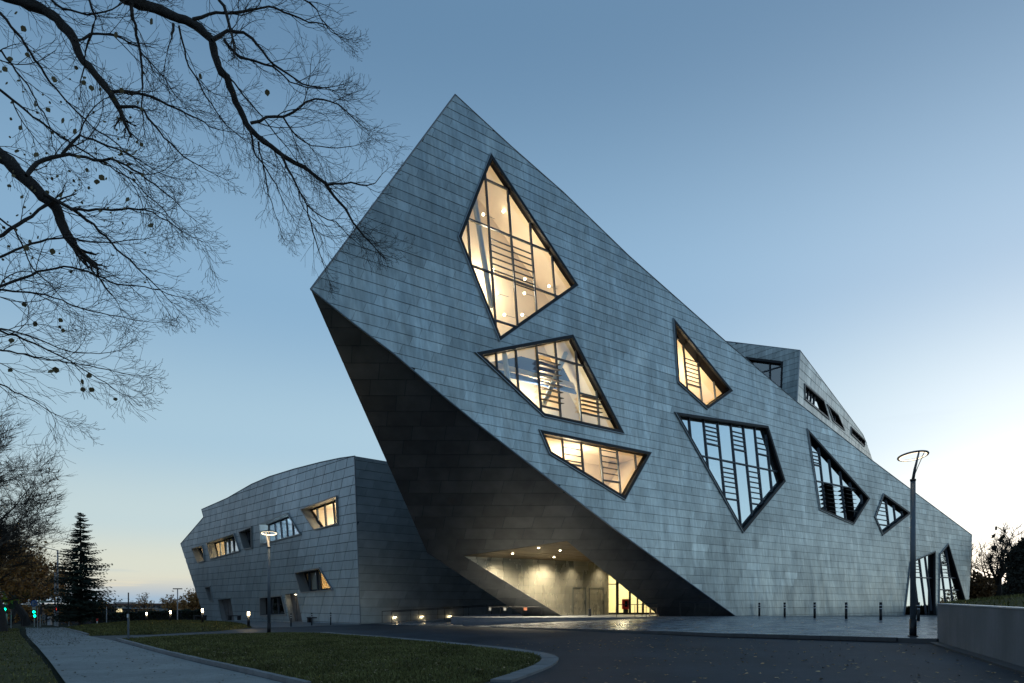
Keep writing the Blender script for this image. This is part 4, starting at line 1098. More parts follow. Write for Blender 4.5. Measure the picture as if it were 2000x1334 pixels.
# ------------------------------------------------------------------ retaining wall and bank on the right
c0 = G(1830.5, 1256); c1 = G(2000, 1308); c2 = c1 + (c1 - c0) * .8
rw = thing('retaining_wall', 'smooth grey concrete retaining wall with a pale cap at the right', 'wall', c0)
def wtopz(t): return 1.615 - .085 * t
top0, top1, top2 = Vector((c0.x, c0.y, wtopz(0))), Vector((c1.x, c1.y, wtopz(1))), Vector((c2.x, c2.y, wtopz(1.8)))
nrmw = Vector(((c1 - c0).y, -(c1 - c0).x, 0)).normalized()
if nrmw.x < 0: nrmw = -nrmw
ret = Vector((.655, 1, 0)).normalized() * 9
wm = MB(); th = nrmw * .25
q0 = Vector((c0.x, c0.y, .0)); q1 = Vector((c1.x, c1.y, 0)); q2 = Vector((c2.x, c2.y, 0))
m_ = MB()
m_.V = [q0, q2, top2, top0, q0 + ret, top0 + ret, q2 + th, top2 + th, top0 + ret + th, top0 + th]
m_.F = [[0, 1, 2, 3], [4, 0, 3, 5], [3, 2, 7, 9], [3, 9, 8, 5]]
m_.build('concrete_face', m_conc, rw)
cp_ = MB(); cp_.prism([top0 - nrmw * .02, top2 - nrmw * .02, top2 + th, top0 + th], Vector((0, 0, .03))); cp_.build('wall_cap', m_cap, rw)
kerb_line([(c0.x - .25, c0.y + .1), (c1.x - .30, c1.y), (c2.x - .3, c2.y)], zg, .28, .05, 'wall_kerb', 'dark paving strip at the foot of the grey retaining wall', 1.0, 1, m_kdark)
def zbank(x, y):
    a = Vector((x - c0.x, y - c0.y)); d = max(0, a.dot(nrmw.xy)); al = a.dot((c1 - c0).xy.normalized()) / (c1 - c0).length
    base = wtopz(al) - .03 if al > 0 else 1.60
    s_ = x - .63 * y if y > c0.y else d
    return base + min(.62, .10 * max(0, s_)) + .05 * mnoise.noise(Vector((x * .4, y * .4, 5)))
bank = [(c2.x + th.x, c2.y), (c1.x + th.x, c1.y + th.y), (c0.x + th.x * .9, c0.y + .05), (c0.x + ret.x + .2, c0.y + ret.y), (25.3, 40), (48, 74), (70, 105), (140, 120), (140, 40), (30, 5)]
sheet('bank', bank, zbank, m_lawn, 0, 1.5, drop=.6)

# ------------------------------------------------------------------ foliage tools
def leafcloud(fn, n, size, rng, tlo=.6, thi=1.4, elong=1.6, droop=0):
    V = []; Fc = []; T = []
    for _ in range(n):
        c = fn()
        if c is None: continue
        a = Vector((rng.gauss(0, 1), rng.gauss(0, 1), rng.gauss(0, 1))).normalized(); b = a.cross(Vector((rng.gauss(0, 1), rng.gauss(0, 1), rng.gauss(0, 1)))).normalized()
        s = size * rng.uniform(.6, 1.4); k = len(V)
        V += [c - a * s * elong * .5, c + b * s * .4, c + a * s * elong * .5, c - b * s * .4]; Fc.append([k, k + 1, k + 2, k + 3]); T.append(rng.uniform(tlo, thi))
    return V, Fc, T
def tree(base, H, label, name='bare_tree', seed=1, spread=.42, leaves=0, leafsize=.12, leafmat=None, depth=5, trunk_r=None, trunk_h=.25, leaf_lo=0.0, tag_=True, tw=1.0):
    rng = random.Random(seed); t = thing(name, label, 'tree', base)
    trunk = MB(); crown = MB(); tips = []
    r0 = trunk_r or H * .02
    def br(mb, p, d, ln, r, lev):
        n = 4 if lev < 4 else 3; pts = [p]; rr = [r]
        for i in range(n):
            d = (d + Vector((rng.gauss(0, .13), rng.gauss(0, .13), rng.gauss(0, .10) + (.05 if lev > 1 else 0)))).normalized()
            p = p + d * ln / n; pts.append(p); rr.append(r * (1 - .55 * (i + 1) / n))
        mb.tube(pts, rr, 8 if lev == 0 else (5 if lev < 3 else 3), caps=False)
        if lev >= depth: tips.extend(pts[1:]); return
        kids = 3 if lev < 2 else 4
        for i in range(kids + (3 if lev == 0 else 0)):
            f = rng.uniform(.35, 1.0) if lev > 0 else rng.uniform(.55, 1)
            k = min(n - 1, int(f * n)); q = pts[k].lerp(pts[k + 1], f * n - k)
            ax = Vector((rng.gauss(0, 1), rng.gauss(0, 1), rng.gauss(0, .6))).normalized()
            nd = (d * (1 - spread) + ax * (spread + .25)).normalized()
            if nd.z < -.1: nd.z *= -.3
            br(crown, q, nd, ln * rng.uniform(.55, .78), max(rr[k] * .55, (.010 * tw)), lev + 1)
        br(crown if lev else trunk, pts[-1], d, ln * .72, rr[-1], lev + 1)
    br(trunk, Vector(base), Vector((0, 0, 1)), H * trunk_h * 1.3, r0, 0)
    # scale to height
    zmax = max([v.z for v in crown.V + trunk.V]) - base[2]; s = H / zmax
    B = Vector(base)
    for mb in (trunk, crown): mb.V = [B + (v - B) * s for v in mb.V]
    trunk.build('trunk', m_bark, t); crown.build('crown', m_bark2, t)
    if leaves:
        tp = [B + (v - B) * s for v in tips]; rr_ = random.Random(seed + 5)
        tp = [p for p in tp if (p.z - base[2]) / H > leaf_lo] or tp
        def fn(): q = rr_.choice(tp); return q + Vector((rr_.gauss(0, .15), rr_.gauss(0, .15), rr_.gauss(0, .15)))
        V, Fc, T = leafcloud(fn, leaves, leafsize, rr_)
        o = add('leaves', V, Fc, leafmat or m_leafy, t, tints=T)
    return t
def at(px, py, Y): return P(px, py, Y)
def gz(px, Y): x = (px - HX) / F * Y; return Vector((x, Y, zg(x)))
# left row of trees
tree(gz(2, 46), 17.2, 'large bare tree at the left edge with a dark trunk', seed=11, leaves=500, leafsize=.10, trunk_r=.42, depth=6, spread=.42, tw=1.3)
tree(gz(52, 84), 14.0, 'tree keeping brown autumn leaves, behind the green traffic lights', 'autumn_tree', seed=5, leaves=6500, leafsize=.28, trunk_r=.5, spread=.45)
tree(gz(20, 100), 15.5, 'tall thin bare tree beyond the brown leaved one', seed=8, leaves=900, leafsize=.2, trunk_r=.4, spread=.45)
tree(gz(85, 120), 13.0, 'orange leaved tree farthest down the footpath', 'autumn_tree', seed=15, leaves=5000, leafsize=.35, trunk_r=.35, spread=.5)
tree(gz(-60, 66), 14.5, 'brown leaved tree partly outside the left edge', 'autumn_tree', seed=21, leaves=5000, leafsize=.25, trunk_r=.4, spread=.5)
# spruce
def spruce(base, H, rad, label):
    rng = random.Random(3); t = thing('spruce_tree', label, 'tree', base); B = Vector(base)
    MB().tube([B, B + Vector((0, 0, H * .98))], [.24, .02], 8).build('trunk', m_bark, t)
    V = []; Fc = []; T = []; tw = MB()
    nl = 46
    for i in range(nl):
        f = i / nl; z = H * (.07 + .92 * f); rr = rad * (1 - f) ** .80 * rng.uniform(.66, 1.15) + .12
        for k in range(max(5, int(13 * (1 - f) + 4))):
            a = rng.uniform(0, 2 * pi); ln = rr * rng.uniform(.70, 1.12)
            p0 = B + Vector((0, 0, z + rng.uniform(-.1, .1))); sag = rng.uniform(.10, .34)
            n = 7; pts = []
            for j in range(n + 1):
                s_ = j / n; pts.append(p0 + Vector((cos(a) * ln * s_, sin(a) * ln * s_, -sag * ln * s_ + .20 * ln * s_ * s_)))
            tw.tube([pts[0], pts[4], pts[7]], [.02, .012, .005], 3, caps=False)
            side_ = Vector((-sin(a), cos(a), 0))
            for j in range(1, n + 1):
                c = pts[j]; w = .60 * (1 - j / n * .55) * (.5 + rr / rad * .6)
                for s2 in (-1, 1):
                    for q in range(3):
                        d = (side_ * s2 * rng.uniform(.6, 1.1) + Vector((cos(a), sin(a), 0)) * rng.uniform(.3, .9) + Vector((0, 0, rng.uniform(-.75, .05)))).normalized()
                        kx = len(V); e = d.cross(Vector((rng.gauss(0, 1), rng.gauss(0, 1), rng.gauss(0, 1)))).normalized() * w * .17
                        V += [c - e, c + e, c + d * w * rng.uniform(.7, 1.2)]; Fc.append([kx, kx + 1, kx + 2]); T.append(rng.uniform(.55, 1.5))
    tw.build('branches', m_bark2, t); add('needles', V, Fc, m_spruce, t, tints=T)
    return t
spruce(gz(158, 74), 12.5, 4.5, 'dark conical spruce beside the footpath')

def hedge_row(a, b_, h, wdt, label, seed, m=m_hedge, n=9000, size=.2):
    rng = random.Random(seed); a = Vector(a); b_ = Vector(b_); t = thing('hedge', label, 'hedge', a); d = (b_ - a)
    core = MB(); nn = Vector((-d.y, d.x, 0)).normalized() * wdt * .35; core.prism([a - nn, b_ - nn, b_ + nn, a + nn], Vector((0, 0, h * .8))); core.build('branches', m_fdark, t)
    def fn():
        f = rng.random(); q = a.lerp(b_, f); hh = h * (.85 + .2 * mnoise.noise(Vector((f * 17, seed, 0))))
        return q + nn * 2.4 * rng.uniform(-1, 1) * .6 + Vector((0, 0, hh * rng.random() ** .6))
    V, Fc, T = leafcloud(fn, n, size, rng, .5, 1.4); add('foliage', V, Fc, m, t, tints=T)
# right side trees
def bz(px, Y, z): x = (px - HX) / F * Y; return Vector((x, Y, z))
tree(bz(1953, 88, 1.0), 11.3, 'bare tree against the sunset glow right of the building', seed=33, leaves=0, trunk_r=.42, depth=4, spread=.38, tw=2.2, trunk_h=.2)
tree(bz(1998, 82, 1.0), 11.0, 'bare tree with dark clumps of leaves at the right edge', seed=37, leaves=60, leafsize=.45, leafmat=m_ivy, trunk_r=.3, depth=4, spread=.45, tw=2.0)
def bush(c, rx, ry, rz, label, n=2600, size=.22, m=m_hedge, name='shrub', seed=1, cat='shrub', base=None, T=(.5, 1.4)):
    rng = random.Random(seed); c = Vector(c)
    t = thing(name, label, cat, (c.x, c.y, c.z - rz))
    lobes = [(Vector((rng.uniform(-.6, .6) * rx, rng.uniform(-.6, .6) * ry, rng.uniform(-.4, .55) * rz)), rng.uniform(.35, .62)) for _ in range(9)]
    def fn():
        o_, s_ = rng.choice(lobes); v = Vector((rng.gauss(0, 1), rng.gauss(0, 1), rng.gauss(0, 1))).normalized() * rng.uniform(.5, 1.08) ** .5
        return c + o_ + Vector((v.x * rx * s_, v.y * ry * s_, v.z * rz * s_))
    V, Fc, TT = leafcloud(fn, n, size, rng, *T)
    add('foliage', V, Fc, m, t, tints=TT)
    st = MB()
    for _ in range(7):
        a = rng.uniform(0, 2 * pi); st.tube([Vector((c.x, c.y, c.z - rz)), c + Vector((cos(a) * rx * .5, sin(a) * ry * .5, rz * .3))], [.05, .015], 5, caps=False)
    st.build('stems', m_bark2, t)
    return t
bush(bz(1906, 84, 2.6), 2.2, 2, 2.9, 'dark brownish shrub right behind the building end', n=4000, seed=3, m=m_leafy, T=(.15, .5))
bush(bz(1932, 96, 2.6), 4.2, 2, 1.7, 'brownish shrub beneath the bare tree', n=3500, m=m_leafy, seed=4, T=(.25, .6))
bush(bz(1972, 90, 2.6), 2.2, 2, 2.0, 'dark shrub beside the ivy clad mass', n=3000, seed=6)
tree(Vector((98, 92, .4)), 9.5, 'bare tree right of the frame, mirrored in the ground floor glazing', seed=52, leaves=900, leafsize=.3, trunk_r=.3, depth=4, tw=2)
hedge_row((96, 80, .4), (118, 124, .4), 4.2, 2, 'brown hedge line right of the frame, mirrored in the ground floor glazing', 8, m_leafy, 5000, .35)
# ivy clad gable
iv = thing('ivy_covered_house', 'dark ivy covered gable wall rising at the right edge', 'building', bz(2010, 44, 1.6))
PI_ = [P(1966, 1170, 44), P(1966, 1092, 44), P(1980, 1072, 44), P(2014, 1040, 44), P(2090, 1040, 44), P(2090, 1170, 44)]
MB().prism(PI_, Vector((9.5, 9, 0))).build('wall', m_fdark, iv)
rngi = random.Random(9); pI = Plane(PI_[0], (0, -1, 0)); p2 = ccw([pI.to2(v) for v in PI_])
def fni():
    for _ in range(30):
        x = rngi.uniform(min(a for a, b in p2) - .2, max(a for a, b in p2)); y = rngi.uniform(min(b for a, b in p2), max(b for a, b in p2) + .2)
        if inside(x, y, p2) or pdist(x, y, p2) < .18: return pI.to3((x, y), rngi.uniform(0, .25))
V, Fc, T = leafcloud(fni, 6500, .14, rngi, .4, 1.7); add('ivy', V, Fc, m_ivy, iv, tints=T)

# parked car far right
def car(base, label, rz=0, m=m_screen):
    t = thing('parked_car', label, 'car', base); t.rotation_euler.z = rz
    prof = [(-2.05, .35), (-2.1, .75), (-1.95, .98), (-1.2, 1.02), (-.75, 1.42), (.75, 1.46), (1.45, 1.05), (2.0, .92), (2.1, .6), (2.05, .33)]
    b = MB(); n = len(prof); b.V = [Vector((s_ * (.88 if z < 1.1 else .70), y, z)) for s_ in (-1, 1) for (y, z) in prof]
    b.F = [list(range(n))[::-1], [n + i for i in range(n)]] + [[i, (i + 1) % n, n + (i + 1) % n, n + i] for i in range(n)]
    lbuild(b, 'body', m, t)
    lbuild(MB().prism([Vector((-.62, -1.0, 1.17)), Vector((.62, -1.0, 1.17)), Vector((.58, -.80, 1.40)), Vector((-.58, -.80, 1.40))], Vector((0, -.02, .01))), 'rear_window', m_silver, t)
    for sx in (-1, 1):
        for sy in (-1.3, 1.3): lbuild(MB().tube([(sx * .72, sy, .33), (sx * .92, sy, .33)], .33, 14), 'wheel', m_tyre, t)
        lbuild(MB().box((sx * .68, -2.09, .82), (.26, .04, .14)), 'tail_light', m_redsig if False else m_red, t)
    return t
car(bz(1938, 98, 1.95), 'dark car parked behind the grass bank by the bare tree', 1.2, m_fdark)

# ------------------------------------------------------------------ far left background
fb = thing('school_building', 'long low brick and glass building far off beyond the spruce', 'building', (-160, 300, -4))
def fbox(name, x0, y0, x1, y1, Y, dep, m, parent, extra=0):
    a = P(x0, y1, Y); b = P(x1, y0, Y); return MB().box(((a.x + b.x) / 2, Y + dep / 2, (a.z + b.z) / 2), (b.x - a.x, dep, b.z - a.z)).build(name, m, parent)
fbox('wall', 212, 1182, 372, 1206, 290, 20, m_fwall, fb); fbox('roof', 208, 1178.5, 378, 1182, 289, 24, m_brick, fb)
fbox('roof_box', 222, 1176, 242, 1178.4, 293, 10, m_fwall, fb)
fbox('storefront', 228, 1189, 240, 1202, 289.3, 1, m_litwin, fb)
for i in range(12):
    fbox('window', 246 + i * 10, 1184, 252 + i * 10, 1188, 289.6, .6, m_fdark, fb)
for i in range(4): fbox('window_bar', 229.5 + i * 3, 1189, 230 + i * 3, 1202, 289, .4, m_fdark, fb)
fbox('canopy', 212, 1187, 236, 1188.2, 280, 9, m_silver, fb)
hut = thing('dark_hut', 'windowless dark hut with a flat roof beyond the hedge', 'hut', P(255, 1206, 170)); fbox('wall', 240, 1189, 268, 1207, 170, 8, m_fdark, hut); fbox('roof', 239, 1188, 269, 1189.2, 169, 10, m_post, hut)
tn = thing('white_tent', 'white tent roof with two peaks beyond the hedge', 'tent', P(316, 1206, 150))
b = MB(); Yt = 150
for x0, xp, x1, yp in ((298, 306, 316, 1197), (308, 320, 336, 1194.5)):
    b.prism([P(x0, 1202, Yt), P(x1, 1202, Yt), P(xp, yp, Yt)], Vector((0, 5, 0)))
b.build('canopy', m_tent, tn); b = MB()
for x in (299, 316, 335): b.tube([P(x, 1208, Yt), P(x, 1202, Yt)], .06, 5)
b.build('poles', m_post, tn)
hedge_row(gz(180, 84), gz(425, 92), 1.55, 1.4, 'long dark hedge behind the mound lawn', 2)
hedge_row(gz(125, 92), gz(215, 86), 2.3, 1.6, 'rusty brown hedge under the spruce', 4, m_leafy, 5000, .22)
hedge_row(gz(-40, 110), gz(115, 118), 3.2, 2, 'brown undergrowth behind the traffic lights', 5, m_leafy, 6000, .3)
for i, (x, Y_, h, lf, lb_) in enumerate(((283, 130, 5.6, 500, 'small sparse tree between the hut and the tent'), (336, 120, 4.6, 900, 'small orange tree right of the tent'), (367, 112, 5.2, 1500, 'bushy russet tree left of the wing tip'), (386, 104, 4.6, 1500, 'russet tree touching the wing tip'), (205, 98, 3.6, 900, 'russet sapling just right of the spruce'))):
    tree(gz(x, Y_), h, lb_, 'autumn_tree', seed=40 + i, leaves=lf, leafsize=.22, depth=4, trunk_r=.08, spread=.5)
# poles and masts
def mast(px, ytop, ybase, Y, label, r=.05, m=m_post, head=None, group=None, name='lamp_mast'):
    a = P(px, ybase, Y); b_ = P(px, ytop, Y); t = thing(name, label, 'pole', a, group)
    MB().tube([a, b_], [r, r * .75], 8).build('pole', m, t)
    if head == 'T': MB().box(b_, (.9, .25, .10)).build('lamp_head', m_fdark, t)
    if head == 'arm':
        MB().tube([b_, b_ + Vector((-.8, -1, .25)), b_ + Vector((-2.2, -2, .3))], .04, 6).build('arm', m, t); MB().box(b_ + Vector((-2.3, -2.1, .27)), (.6, .2, .1)).build('lamp_head', m, t)
    return t
mast(347, 1150, 1214, 72, 'tall slender lamp mast between the bollard lights', .07, m_silver, 'T')
mast(343, 1171, 1206, 150, 'lamp mast in the car park behind the slender one', .08, m_post, 'T')
mast(324, 1172, 1206, 180, 'far lamp mast above the orange tree', .08, m_post, 'T')
mast(368, 1169, 1206, 200, 'far lamp mast above the russet tree', .08, m_post, 'T')
mast(223, 1171, 1206, 220, 'far lamp mast above the brick building', .08, m_post, 'T')
mast(296.5, 1178, 1208, 130, 'plain dark pole left of the tent', .09, m_fdark)
mast(113, 1075, 1224, 76, 'tall pale lamp mast at the end of the footpath, right one of the pair', .11, m_silver, 'arm')
mast(107.5, 1118, 1222, 80, 'shorter pale mast left of the tallest one', .10, m_silver)
mast(135, 1184, 1224, 76, 'thin pale stake right of the tall masts', .05, m_silver, name='stake')
mast(208.5, 1185, 1218, 70, 'thin pale stake beside the hedge right of the spruce', .05, m_silver, name='stake')
# sign post seen edge on, on the cross path
q = G(251, 1250); sgn = thing('sign_post', 'dark sign post seen edge on at the cross path', 'sign', q)
lbuild(MB().tube([(0, 0, 0), (0, 0, 1.15)], .045, 8), 'post', m_post, sgn); lbuild(MB().box((0, 0, 1.66), (.05, .5, .9), .51), 'sign_panel', m_black, sgn); lbuild(MB().box((0, -.05, 1.08), (.05, .05, .16)), 'reflector', m_white, sgn)
# traffic lights and signs
def signal(px, yb, Y, label, lights, mH=2.6, arch=False, off=0):
    a = P(px, yb, Y); t = thing('traffic_light', label, 'traffic light', a, 'traffic lights at the crossing')
    if arch:
        MB().tube([a, a + Vector((0, 0, 3.1)), a + Vector((-.25, 0, 3.8)), a + Vector((-.9, 0, 4.4)), a + Vector((-2.0, 0, 4.8))], .07, 8).build('pole', m_silver, t)
    else: MB().tube([a, a + Vector((0, 0, mH))], .055, 8).build('pole', m_silver, t)
    for (x, y, m, hh) in lights:
        c = P(x, y, Y - .15); hs = MB().box(c + Vector((0, .1, .0)), (.30, .2, hh)).build('housing', m_black, t)
        if m: MB().tube([c + Vector((0, -.03, 0)), c + Vector((0, -.06, 0))], .125, 12).build('lens', m, hs)
    return t
signal(13.5, 1229, 70, 'traffic light on a curved pole at the left edge, green lit', [(10, 1190, m_green, .85), (4, 1188, None, .9)], arch=True)
lamp_pt(P(10, 1190, 69.4), 6, (0, 1, .45), .1)
signal(67.5, 1224, 74, 'traffic light with two green lamps under a blue sign', [(67, 1195, m_green, .75), (68.5, 1203, m_green, .4)], mH=2.4)
signal(79, 1224, 76, 'dark signal head seen from the side right of the green one', [(80.5, 1192, None, .95)], mH=2.6)
signal(109, 1224, 78, 'traffic light showing red between the tall masts', [(110.5, 1189, m_redsig, .7)], mH=2.4)
mast(22, 1188, 1229, 71, 'thin post with a round dark sign seen from behind', .05, m_silver, name='sign_pole')
tag(MB().tube([P(23, 1184, 70.8), P(23, 1184, 70.75)], .32, 18).build('round_sign', m_black), 'round dark sign disc at the left traffic light', 'sign')
tag(MB().box(P(10, 1172, 69.8), (.55, .03, .55), rot=Matrix.Rotation(pi / 4, 3, 'Y')).build('priority_sign', m_yellow), 'yellow diamond road sign above the left green light', 'sign')
# blue foot and cycle path sign
q = P(66.5, 1178.5, 73.6); bs = thing('path_sign', 'round blue foot and cycle path sign above the green lights', 'sign', q)
lbuild(MB().tube([(0, .02, 0), (0, -.01, 0)], .36, 22), 'disc', m_blue, bs)
sy = MB(); sy.box((-.13, -.02, .03), (.05, .012, .22)); sy.ball((-.13, -.02, .18), .04, 6, 4, (1, .2, 1)); sy.box((-.17, -.02, -.13), (.03, .012, .16)); sy.box((-.09, -.02, -.13), (.03, .012, .16))
sy.box((0, -.02, 0), (.02, .012, .50)); sy.torus((.09, -.02, -.08), .055, .010, 14, 4, Matrix.Rotation(pi / 2, 3, 'X')); sy.torus((.23, -.02, -.08), .055, .010, 14, 4, Matrix.Rotation(pi / 2, 3, 'X'))
sy.tube([(.09, -.02, -.08), (.13, -.02, .03), (.21, -.02, .03), (.23, -.02, -.08)], .010, 4); sy.tube([(.13, -.02, .03), (.16, -.02, -.08), (.21, -.02, .03)], .010, 4)
lbuild(sy, 'symbols', m_white, bs)
lbuild(MB().box((0, .0, -.52), (.36, .02, .22)), 'lower_plate', m_pap1, bs)
q = P(74, 1226, 72); ss = thing('street_name_sign', 'pale street name plate on a thin post beside the traffic lights', 'sign', q)
lbuild(MB().tube([(0, 0, 0), (0, 0, 2.7)], .04, 8), 'post', m_silver, ss); lbuild(MB().box((.75, 0, 2.75), (1.45, .03, .22)), 'name_plate', m_pap1, ss)
cb = thing('utility_cabinet', 'small pale cabinet beside the footpath end', 'cabinet', P(97.5, 1221, 78)); lbuild(MB().box((0, 0, .5), (.36, .3, 1.0)), 'body', m_silver, cb); lbuild(MB().box((0, 0, 1.02), (.42, .36, .05)), 'lid', m_post, cb)
# small red and white marker on the mound
q = P(190, 1217.5, 66); mk = thing('marker_post', 'small red and white marker on the grass by the spruce', 'marker', q)
lbuild(MB().tube([(0, 0, 0), (0, 0, .22)], .05, 8), 'foot', m_white, mk); lbuild(MB().tube([(0, 0, .22), (0, 0, .46)], .07, 8), 'head', m_red, mk); lbuild(MB().tube([(0, 0, .40), (.12, 0, .44)], .03, 6), 'spout', m_red, mk)

# two people in the distance at the end of the footpath
def person(base, label, seed, coat):
    t = thing('person', label, 'person', base); rng = random.Random(seed)
    J = [(0, 0, .92, .145), (0, 0, 1.18, .15), (0, 0, 1.40, .16), (0, 0, 1.50, .06), (0, -.01, 1.60, .10), (0, 0, 1.70, .095),
         (-.10, 0, .88, .10), (-.11, -.08, .48, .07), (-.11, .06, .09, .05), (-.11, -.10, .04, .045),
         (.10, 0, .88, .10), (.11, .10, .48, .07), (.11, .18, .10, .05), (.11, .04, .04, .045),
         (-.20, 0, 1.40, .07), (-.25, .05, 1.12, .05), (-.24, -.05, .86, .04), (.20, 0, 1.40, .07), (.25, -.04, 1.12, .05), (.24, -.14, .88, .04)]
    E_ = [(0, 1), (1, 2), (2, 3), (3, 4), (4, 5), (0, 6), (6, 7), (7, 8), (8, 9), (0, 10), (10, 11), (11, 12), (12, 13), (2, 14), (14, 15), (15, 16), (2, 17), (17, 18), (18, 19)]
    me = bpy.data.meshes.new('body'); me.from_pydata([j[:3] for j in J], E_, []); me.materials.append(coat)
    o = bpy.data.objects.new('body', me); COL.objects.link(o); o.parent = t
    md = o.modifiers.new('skin', 'SKIN'); 
    for i, j in enumerate(J): me.skin_vertices[0].data[i].radius = (j[3], j[3] * .8)
    me.skin_vertices[0].data[0].use_root = True
    o.modifiers.new('sub', 'SUBSURF').levels = 1
    return t
try:
    person(P(85.5, 1222, 92), 'distant person in a pale coat walking on the footpath', 1, mat("pale_coat", (.25, .25, .25), rough=.9))
    person(P(90, 1222, 94), 'distant person in dark clothes walking on the footpath', 2, mat("dark_coat", (.03, .03, .035), rough=.9))
except Exception as ex: print("person failed", ex)

